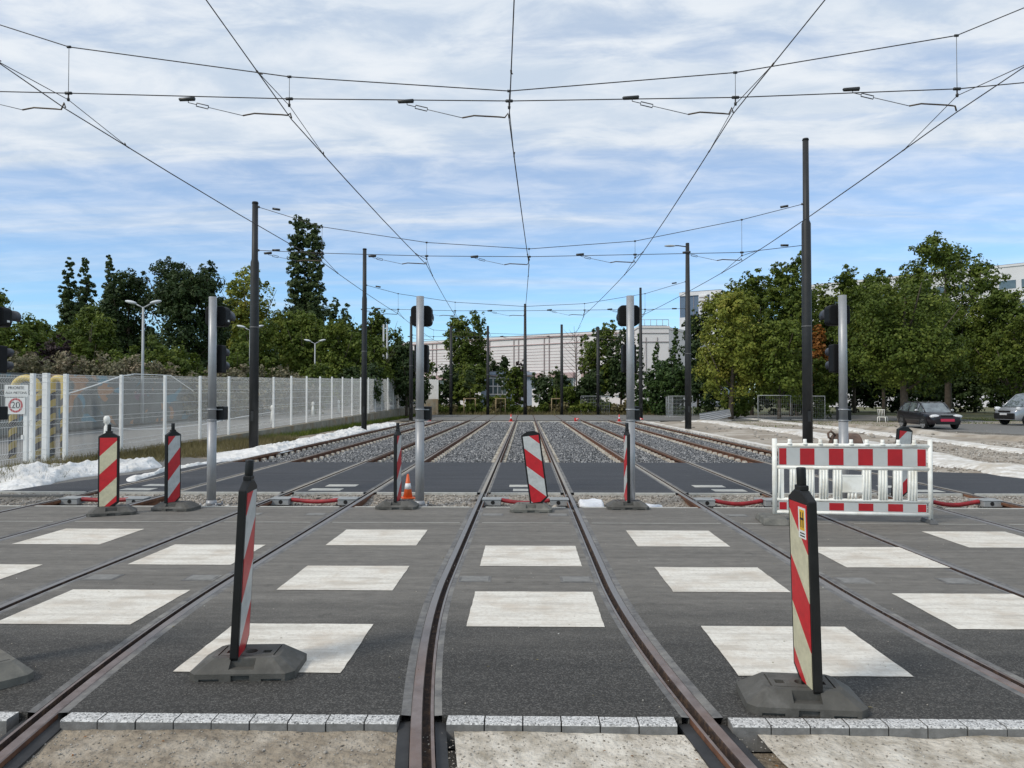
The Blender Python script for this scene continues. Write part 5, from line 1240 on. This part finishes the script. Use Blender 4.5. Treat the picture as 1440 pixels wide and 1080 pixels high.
for k, (u0, u1, vt, Y) in enumerate(((-50, 50, 484, 36), (20, 105, 486, 36), (75, 155, 484, 37), (120, 212, 486, 38), (176, 250, 496, 40), (230, 310, 506, 42), (284, 355, 502, 43), (335, 405, 501, 47), (375, 450, 508, 51))):
    tree(u0, u1, vt, Y, 'leaf_brush', 'brownish seeding bush in the hedge behind the fence, %s from the left' % ('first', 'second', 'third', 'fourth', 'fifth', 'sixth', 'seventh', 'eighth', 'ninth')[k], 'shrub', .5, 300+k, 1.1, group='brownish hedge bushes behind the fence')
random.seed(9)
for k in range(22):
    u = 606+k*15.5; Yb = 76+random.uniform(-1, 2)
    tree(u-11, u+11, 562+random.uniform(-6, 8), Yb, random.choice(['leaf_dry', 'leaf_olive', 'leaf_green']), 'low weedy plant clump at the end of the tracks, number %d counted from the left' % (k+1), 'shrub', -.1, 400+k, 1.0, name='weed_clump', cat='plant', group='weedy clumps beyond the far road')
# bare twiggy tree
t = thing('bare_tree', 'bare twiggy young tree in front of the pink hall, right of the fourth end mast', 'tree', (at(812, 580, 80).x, 80, -.1)); b = MB(); r = random.Random(4)
b.tube([(0, 0, 0), (-.1, 0, 4), (-.35, 0, 9.5)], [.09, .06, .015], 6)
for k in range(22):
    z = 2.5+k*.3; s = 1 if k % 2 else -1; q = r.uniform(.8, 2.6)*(1-k/34); x0 = -.1*z/4 if z < 4 else -.1-.25*(z-4)/5.5
    b.tube([(x0, 0, z), (x0+s*q*.5, r.uniform(-.5, .5), z+q*.45), (x0+s*q, r.uniform(-.8, .8), z+q*1.05)], [.03, .018, .008], 4)
b.build('trunk', 'bark', t)
# sapling stakes
def stakes(u, Y, h, w, label, seed):
    p = at(u, 583, Y); t = thing('staked_sapling', label, 'sapling', (p.x, Y, -.1), 0, 'young staked saplings')
    for s in (-1, 1):
        b = MB(); b.cyl((s*w/2, 0, 0), (s*w/2, 0, h), .045, n=8); b.build('stake', 'wood', t)
    b = MB(); b.bb(-w/2-.05, w/2+.05, -.03, .03, h-.1, h-.02); b.build('cross_bar', 'wood', t)
    b = MB(); b.tube([(0, .1, 0), (.02, .1, h), (.06, .1, h*2.2)], [.035, .03, .01], 6); b.build('trunk', 'bark', t)
    crown_mesh('crown', [((0, .1, h*2.1), (.7, .7, h*.8))], 420, .24, seed, 'leaf_poplar', t)
stakes(660.5, 74.6, 1.75, 1.15, 'staked sapling between the first and second end masts', 61)
stakes(704, 74.6, 1.75, .95, 'staked sapling between the second end mast and the middle one', 62)
stakes(782, 74.6, 1.75, .9, 'staked sapling just left of the fourth end mast', 63)
# site fence panels
def site_panel(u0, u1, vt, Y, label, rzp=0, wr=.008):
    a, b_ = at(u0, 580, Y), at(u1, 580, Y); w = b_.x-a.x; h = at(u0, vt, Y).z+.1
    t = thing('site_fence_panel', label, 'fence panel', (a.x, Y, -.1), rzp, 'metal site fence panels')
    b = MB(); b.tube([(0, 0, 0), (0, 0, h), (w, 0, h), (w, 0, 0)], .03, 6); b.tube([(0, 0, .15), (w, 0, .15)], .02, 6); b.build('frame', 'lampgrey', t)
    b = MB()
    for k in range(1, 18): b.tube([(w*k/18, 0, .15), (w*k/18, 0, h)], wr, 3, cap=False)
    for k in range(1, 6): b.tube([(0, 0, h*k/6), (w, 0, h*k/6)], wr, 3, cap=False)
    b.build('mesh', 'lampgrey', t)
    for x in (0, w):
        b = MB(); b.box((x, 0, .07), (.22, .6, .14)); b.build('foot', 'concrete', t)
site_panel(817, 857, 557, 75, 'metal site fence panel standing around the fifth end mast')
site_panel(940, 974, 557, 64, 'metal site fence panel beside the lamp mast'); site_panel(937, 946, 558, 66, 'narrow tilted site fence panel left of the lamp mast')
site_panel(1066, 1112, 556, 56, 'rusty wire fence bay left of the tallest right mast', wr=.003); site_panel(1112, 1160, 557, 56, 'wire fence bay behind the tallest right mast', wr=.003)
# stacked crash barriers
t = thing('guardrail_stack', 'tilted stack of galvanised crash barrier beams lying beside the lamp mast', 'guardrail', (at(1006, 582, 55).x, 55, -.05))
for k in range(4):
    b = MB(); b.prism([(0, 0), (.02, .06), (-.02, .12), (.02, .18), (0, .26), (.03, .26), (.06, .18), (.02, .12), (.06, .06), (.03, 0)], 0, -1.1, 1.2); o = b.build('beam', 'galv', t); o.location = (.05*k, .3*k, .10+.12*k); o.rotation_euler = (0, R(-13+1.5*k), 0)
b = MB(); b.box((-.1, -.1, .05), (2.3, .8, .14)); b.build('pallet', 'concrete', t)
# white garden chair
t = thing('garden_chair', 'pale garden chair on the lawn left of the black car', 'chair', (at(1241, 589, 52).x, 52, -.1), R(140))
for x in (-.24, .24):
    for y in (-.24, .24): b = MB(); b.cyl((x*1.15, y*1.15, 0), (x, y, .44), .022, n=6); b.build('leg', 'white', t)
b = MB(); b.box((0, 0, .45), (.52, .5, .04)); b.build('seat', 'white', t)
b = MB()
for k in range(5): b.tube([(-.2+.1*k, .24, .46), (-.2+.1*k, .36, .95)], .018, 6)
b.tube([(-.25, .36, .95), (.25, .36, .95)], .03, 6); b.build('backrest', 'white', t)
# ---- street lamps and thin poles
def street_lamp(u, vt, Y, label, half):
    p = at(u, vt, Y); t = thing('street_lamp', label, 'street lamp', (p.x, Y, .4), 0, 'double-headed street lamps'); H = p.z-.4
    b = MB(); b.cyl((0, 0, 0), (0, 0, H-.35), .075, .05, n=12); b.build('post', 'lampgrey', t)
    for s in (-1, 1):
        b = MB(); b.tube([(0, 0, H-.38), (s*half*.45, 0, H-.18)], .03, 8); b.build('arm', 'lampgrey', t)
        b = MB(); b.sphere((0, 0, 0), (half*.34, .14, .085), 14, 8); o = b.build('lamp_head', 'lampwhite', t); o.location = (s*half*.70, 0, H-.10); o.rotation_euler = (0, R(-s*12), 0)
street_lamp(201.5, 422, 36, 'nearest double-headed street lamp, in front of the big dark tree', .88)
street_lamp(352, 457, 50, 'double-headed street lamp half hidden behind the tall left mast', .9)
street_lamp(443, 477, 62, 'farthest double-headed street lamp, right of the tall left mast', .9)
for u, lab in ((539.5, 'left of two thin pale poles rising behind the fence'), (544.5, 'right of two thin pale poles rising behind the fence')):
    p = at(u, 456, 66); b = MB(); b.cyl((p.x, 66, 0), (p.x, 66, p.z), .10, .08, n=10); tag(b.build('pale_pole', 'lampgrey'), lab, 'pole', 'two thin pale poles')

# ================================================================ BUILDINGS
def wallpts(A, B, H, Dp):
    d = (B-A).normalized(); n = Vector((-d.y, d.x, 0)); 
    if n.y < 0: n = -n
    return d, n, (B-A).length
def building(name, label, A, B, H, Dp, wall, cat='building'):
    d, n, Lw = wallpts(A, B, H, Dp); t = thing(name, label, cat, A, math.atan2(d.y, d.x))
    b = MB(); b.bb(0, Lw, 0, Dp, -1, H); b.build('walls', wall, t)
    b = MB(); b.bb(-.15, Lw+.15, -.15, Dp+.15, H, H+.35); b.build('roof_edge', wall, t)
    b = MB(); b.bb(.3, Lw-.3, .3, Dp-.3, H+.352, H+.5); b.build('roof', 'roofgrey', t)
    return t, Lw
A = at(560, 570, 172); B = at(941, 570, 134); A.z = B.z = 0
Hh = at(941, 461, 134).z
t, Lw = building('pink_hall', 'long pale pink industrial hall with panel seams at the end of the tracks', A, B, Hh-.3, 40, 'hallwall')
bay = Lw/9
b = MB()
for k in range(9):
    for q in (-.6, .6): b.bb(bay*(k+.5)+q-.09, bay*(k+.5)+q+.09, -.14, -.004, 2.5, Hh-.5)
b.build('downpipes', 'hallseam', t)
b = MB(); z = 6.6
while z < Hh-2.2: b.bb(0, Lw, -.06, -.003, z, z+.05); z += .62
b.build('panel_seams', 'hallpink', t)
b = MB(); b.bb(0, Lw, -.20, -.003, Hh-1.9, Hh-1.75); b.bb(0, Lw, -.25, -.003, Hh-.55, Hh-.35); b.build('cornice', 'hallpink', t)
for k in range(9):
    x0 = bay*(k-.5)+.9; x1 = bay*(k+.5)-.9
    if x0 < 0: x0 = .2
    b = MB(); b.bb(x0, x1, -.9, -.01, 5.6, 6.5); b.build('canopy', 'hallpink', t)
    b = MB(); b.bb(x0+.3, x1-.2, -.18, -.003, 3.5, 5.5); o = b.build('window', 'glass', t)
    b = MB()
    for q in range(7): xx = x0+.3+(x1-x0-.5)*q/6; b.bb(xx-.05, xx+.05, -.24, -.185, 3.5, 5.5)
    b.build('frame', 'hallwhite', o)
    b = MB(); b.bb(x0-.5, x1+.5, -.5, -.004, 2.2, 3.4); b.build('parapet', 'hallwhite', t)
A2 = at(905, 570, 128); B2 = at(941, 570, 126); A2.z = B2.z = 0
t, Lw = building('hall_wing', 'taller right wing of the pale hall behind the conifers', at(898, 570, 133).xy.to_3d(), at(941, 570, 133).xy.to_3d(), at(941, 462, 133).z+.1, 30, 'hallwall')
b = MB()
for q in (.25, .62): b.bb(Lw*q-.06, Lw*q+.06, -.1, -.004, 1, 12.5)
b.build('downpipes', 'hallseam', t); b = MB(); b.bb(0, Lw, -.12, -.004, 11.6, 11.75); b.bb(0, Lw, -.12, -.004, 13.2, 13.3); b.build('cornice', 'hallseam', t)
b = MB()
for k in range(6): b.cyl((Lw*k/5*.98+.1, .2, Hh), (Lw*k/5*.98+.1, .2, Hh+1.4), .05, n=6)
b.tube([(0, .2, Hh+1.4), (Lw, .2, Hh+1.4)], .05, 6); b.build('roof_railing', 'galv', t)
t, Lw = building('blue_cabin', 'pale blue low building with a white barred window in front of the hall', at(676, 570, 100).xy.to_3d(), at(748, 570, 100).xy.to_3d(), at(700, 527, 100).z, 8, 'cabin')
b = MB(); b.bb(1.0, 3.6, -.08, -.003, 2.2, 4.3); o = b.build('window', 'glass', t)
b = MB()
for q in range(5): b.bb(1.0+.62*q, 1.12+.62*q, -.16, -.085, 2.1, 4.4)
for q in range(3): b.bb(.95, 3.7, -.18, -.163, 2.05+1.1*q, 2.2+1.1*q)
b.build('frame', 'hallwhite', o)
b = MB(); b.bb(-.3, 7.3, -.35, -.01, 4.55, 4.7); b.build('gutter', 'hallseam', t)
t, Lw = building('blue_building', 'blue-grey clad building with two pale roof units right of the lamp mast', at(957, 570, 150).xy.to_3d(), at(1016, 570, 146).xy.to_3d(), at(957, 414, 150).z, 25, 'bluewall')
zz0 = at(957, 447, 150).z
b = MB(); b.bb(-.05, Lw+.05, -.3, -.002, 0, zz0); b.bb(-.1, Lw, -.25, -.004, at(957, 417, 150).z, at(957, 414, 150).z+.3); b.build('base_band', 'whitewall', t)
for q in (4.0, 6.2):
    b = MB(); b.bb(q, q+1.7, -1.1, -.31, zz0+.3, zz0+4.3); o = b.build('roof_unit', 'whitewall', t); bevel(o, .2)
    b = MB()
    for k in range(5): b.bb(q+.2, q+1.5, -1.15, -1.102, zz0+.8+.7*k, zz0+1.0+.7*k)
    b.build('louvre', 'hallseam', o)
b = MB()
for k in range(7): b.bb(Lw*k/6-.04, Lw*k/6+.04, -.06, -.003, zz0, at(957, 418, 150).z)
b.build('panel_joint', 'hallseam', t)
t, Lw = building('white_building', 'long white building showing above the trees at the right edge', at(1135, 570, 150).xy.to_3d(), at(1560, 570, 118).xy.to_3d(), at(1420, 374, 126).z, 20, 'whitewall')
for fl in range(5):
    zf_ = 21.5-3.6*fl
    for k in range(int(Lw/3.2)):
        b = MB(); b.bb(1+3.2*k, 3.4+3.2*k, -.05, -.003, zf_-1.9+.6, zf_+.2) if False else b.bb(1+3.2*k, 3.4+3.2*k, -.06, -.003, zf_-1.3, zf_+.1)
        if fl < 2 and k > int(Lw/3.2)-14: b.build('window', 'glass', t)

# ================================================================ VEHICLES
def loft(name, st, mats, parent, mfun=None, n=None):
    """st: list of (x, [(y,z)...]) half sections from sill to roof centre; mirrored"""
    V = []; F = []; M = []
    K = len(st[0][1])
    for x, P in st:
        V += [(x, y, z) for y, z in P]+[(x, -y, z) for y, z in P[::-1]]
    m = 2*K
    for i in range(len(st)-1):
        for k in range(m-1): F.append((i*m+k, (i+1)*m+k, (i+1)*m+k+1, i*m+k+1))
    F.append(tuple(range(m))); F.append(tuple(range((len(st)-1)*m, len(st)*m))[::-1])
    b = MB(); b.add(V, F, 0, True); o = b.build(name, mats, parent); return o
def car(name, label, cat, loc, heading, S, paint, wheelx, wr, extra):
    """S: stations (x, halfwidth, sill z, belt z, roof z, roof halfwidth), x forward"""
    t = thing(name, label, cat, loc, heading)
    st = [(x, [(w*.90, zs), (w*.985, zs+.10), (w, (zs+zbelt)/2), (w*.975, zbelt-.05), (w*.93, zbelt), (0, zbelt+.015)]) for x, w, zs, zbelt, zr, rw in S]
    body = loft('body', st, paint, t); sub = body.modifiers.new('s', 'SUBSURF'); sub.levels = 2; sub.render_levels = 2
    # greenhouse
    C = [s for s in S if s[4] > s[3]+.03]
    i0 = S.index(C[0]); i1 = S.index(C[-1])
    gs = [(S[i0-1][0], S[i0-1][1]*.9, S[i0-1][3]-.01, S[i0-1][3], S[i0-1][1]*.8)]+[(s[0], s[1]*.925, s[3]-.01, s[4], s[5]) for s in C]+[(S[i1+1][0], S[i1+1][1]*.9, S[i1+1][3]-.01, S[i1+1][3], S[i1+1][1]*.8)]
    V = []; F = []; M = []
    for x, w, z0, z1, rw in gs: V += [(x, w, z0), (x, rw, z1-.03 if z1-z0 > .1 else z1), (x, rw*.86, z1), (x, -rw*.86, z1), (x, -rw, z1-.03 if z1-z0 > .1 else z1), (x, -w, z0)]
    for i in range(len(gs)-1):
        for k in range(5):
            F.append((i*6+k, (i+1)*6+k, (i+1)*6+k+1, i*6+k+1)); roof = k in (1, 2, 3) and 0 < i < len(gs)-2
            M.append(1 if roof else 0)
    b = MB(); b.v = V; b.f = [list(f) for f in F]; b.m = M; b.sm = [False]*len(F); gh = b.build('greenhouse', ['carglass', paint], t)
    # pillars
    b = MB()
    for i in range(len(gs)):
        x, w, z0, z1, rw = gs[i]
        if z1-z0 > .1:
            for s in (-1, 1): b.tube([(x, s*w*1.0, z0), (x, s*rw*1.0, z1-.02)], .028, 6)
    for i in (0, len(gs)-2):
        x, w, z0, z1, rw = gs[i]; x2, w2, z02, z12, rw2 = gs[i+1]
        for s in (-1, 1): b.tube([(x, s*(rw if z1-z0 < .1 else rw), z1), (x2, s*rw2, z12-.01)], .035, 6)
    for i in range(1, len(gs)-2):
        x, w, z0, z1, rw = gs[i]; x2, w2, z02, z12, rw2 = gs[i+1]
        for s in (-1, 1): b.tube([(x, s*rw, z1-.02), (x2, s*rw2, z12-.02)], .03, 6)
    b.build('pillars', paint, t)
    W = max(s[1] for s in S)
    for wx_ in wheelx:
        for s in (-1, 1):
            b = MB(); b.tube([(0, -.10, 0), (0, -.07, 0), (0, .07, 0), (0, .10, 0)], [wr*.9, wr, wr, wr*.9], 28); wh = b.build('wheel', 'tyre', t); wh.location = (wx_, s*(W-.10), wr)
            b = MB(); b.cyl((0, s*.085, 0), (0, s*.104, 0), wr*.80, n=24)
            q = b.build('rim', 'rim', wh)
            b = MB()
            for k in range(6):
                a = k*math.pi/3; c_ = Vector((math.cos(a)*wr*.52, s*.106, math.sin(a)*wr*.52)); b.sphere(c_, (wr*.11, .006, wr*.11), 8, 5)
            b.build('rim_openings', 'hole', wh)
            b = MB(); P = [(wx_+(wr+.07)*math.cos(R(a)), wr+(wr+.07)*math.sin(R(a))) for a in range(-10, 191, 10)]
            b.prism(P, 1, s*(W-.20), s*(W+.004)); b.build('wheel_arch', 'hole', t)
    extra(t, W)
    return t
def hatch_extra(t, W):
    xf = 2.10
    for s in (-1, 1):
        b = MB(); b.sphere((0, 0, 0), (.13, .27, .11)); o = b.build('headlight', 'lampglass', t); o.location = (xf-.16, s*.56, .68)
        b = MB(); b.sphere((0, 0, 0), (.07, .10, .07)); o = b.build('mirror', 'rim', t); o.location = (.72, s*(W+.06), .98)
        b = MB(); b.bb(.05, .16, s*(W)-.012, s*(W)+.012, .80, .83); b.bb(-.9, -.79, s*(W)-.012, s*(W)+.012, .80, .83); b.build('door_handle', 'black', t)
        b = MB(); b.bb(-1.0, .9, s*W-.012, s*W+.012, .50, .55); b.build('door_strip', 'black', t)
    b = MB(); b.box((xf-.045, 0, .68), (.05, .62, .15)); o = b.build('grille', 'black', t); bevel(o, .02)
    b = MB(); b.bb(xf-.03, xf+.0, -.30, .30, .755, .775); b.build('grille_trim', 'rim', t)
    b = MB(); b.bb(xf+.0, xf+.035, -.34, .34, .42, .56); b.build('number_plate', 'platered', t)
    b = MB(); b.bb(xf-.05, xf+.01, -.55, .55, .27, .38); b.build('bumper_intake', 'black', t)
HS = [(-2.08, .55, .40, .72, 0, 0), (-2.04, .74, .32, .88, 0, 0), (-1.95, .80, .28, .96, 0, 0), (-1.72, .83, .26, .965, 1.22, .60), (-1.30, .85, .24, .95, 1.41, .62), (-.5, .865, .22, .93, 1.46, .64), (.3, .865, .22, .92, 1.43, .63), (.55, .865, .22, .915, 1.36, .61), (1.18, .86, .22, .90, 0, 0), (1.6, .84, .24, .84, 0, 0), (1.9, .80, .26, .77, 0, 0), (2.05, .72, .28, .70, 0, 0), (2.10, .58, .32, .62, 0, 0)]
car('parked_car', 'dark purple-black hatchback parked under the huge tree, facing the camera', 'car', (22.0, 40.9, .03), R(-90)+R(-3), HS, 'carpaint', (-1.22, 1.28), .31, hatch_extra)
def van_extra(t, W):
    xf = 2.38
    for s in (-1, 1):
        b = MB(); b.sphere((0, 0, 0), (.26, .15, .15)); o = b.build('headlight', 'lampglass', t); o.location = (xf-.34, s*.74, .95); o.rotation_euler = (0, R(-20), R(s*20))
        b = MB(); b.sphere((0, 0, 0), (.09, .12, .14)); o = b.build('mirror', 'black', t); o.location = (1.05, s*(W+.10), 1.30)
        b = MB(); b.bb(-1.6, 1.5, s*W-.012, s*W+.016, .52, .62); b.build('side_trim', 'black', t)
        b = MB(); b.bb(.25, .4, s*W-.012, s*W+.02, 1.05, 1.09); b.build('door_handle', 'black', t)
    b = MB(); b.box((xf-.02, 0, .55), (.10, 1.5, .36)); o = b.build('bumper', 'black', t); bevel(o, .05, 3)
    b = MB(); b.box((xf-.035, 0, .83), (.06, .85, .11)); b.build('grille', 'black', t)
    b = MB(); b.bb(xf+.03, xf+.045, -.26, .26, .62, .73); b.build('number_plate', 'platewhite', t)
VS = [(-2.30, .80, .40, 1.0, 0, 0), (-2.28, .86, .32, 1.15, 0, 0), (-2.22, .90, .28, 1.16, 1.85, .78), (-1.2, .94, .26, 1.16, 1.95, .80), (.2, .95, .26, 1.16, 1.95, .80), (.75, .95, .26, 1.15, 1.86, .78), (1.75, .94, .26, 1.13, 0, 0), (2.05, .90, .28, 1.05, 0, 0), (2.28, .82, .30, .92, 0, 0), (2.38, .70, .34, .78, 0, 0)]
vh = R(-170)
p = g(1409, 597)
car('parked_van', 'silver van with a black bumper entering at the right edge', 'van', (31.2, 45.6, .03), vh, VS, 'vanpaint', (-1.4, 1.55), .34, van_extra)

# ---- weeds and grass on the verge (stuff)
def blades(name, n, xf, yf, zf, h, m, seed, w=.012, kindlab='grass'):
    r = np.random.default_rng(seed); X = xf(r, n); Y = yf(r, n); Z = zf(X, Y); a = r.uniform(0, 6.28, n); hh = r.uniform(*h, n); lx = r.normal(size=n)*.35*hh; ly = r.normal(size=n)*.35*hh
    dx_, dy_ = np.cos(a)*w, np.sin(a)*w
    V = np.stack([np.stack([X-dx_, Y-dy_, Z], -1), np.stack([X+dx_, Y+dy_, Z], -1), np.stack([X+lx, Y+ly, Z+hh], -1)], 1).reshape(-1, 3)
    o = npmesh(name, V, np.arange(len(V)).reshape(-1, 3), m); tag(o, kind='stuff'); return o
def vz(X, Y): return -.13+.22*np.clip((-9.6-X)/1.6, 0, 1)*np.clip((34-Y)/10, 0, 1)
blades('verge_grass', 16000, lambda r, n: -11.2+1.5*r.random(n)**1.5, lambda r, n: 14+r.random(n)*18, vz, (.05, .30), 'leaf_dry', 51, .010)
blades('verge_grass', 7000, lambda r, n: -11.0+.5*r.random(n), lambda r, n: 30+r.random(n)*44, vz, (.05, .35), 'leaf_olive', 52, .016)
blades('lawn_grass', 14000, lambda r, n: 14+r.random(n)*34, lambda r, n: 45+r.random(n)*22, lambda X, Y: X*0-.12, (.05, .14), 'leaf_olive', 53, .03)
blades('far_grass', 14000, lambda r, n: -9+r.random(n)*24, lambda r, n: 73.3+r.random(n)*6, lambda X, Y: X*0-.3, (.2, .75), 'leaf_dry', 54, .03)
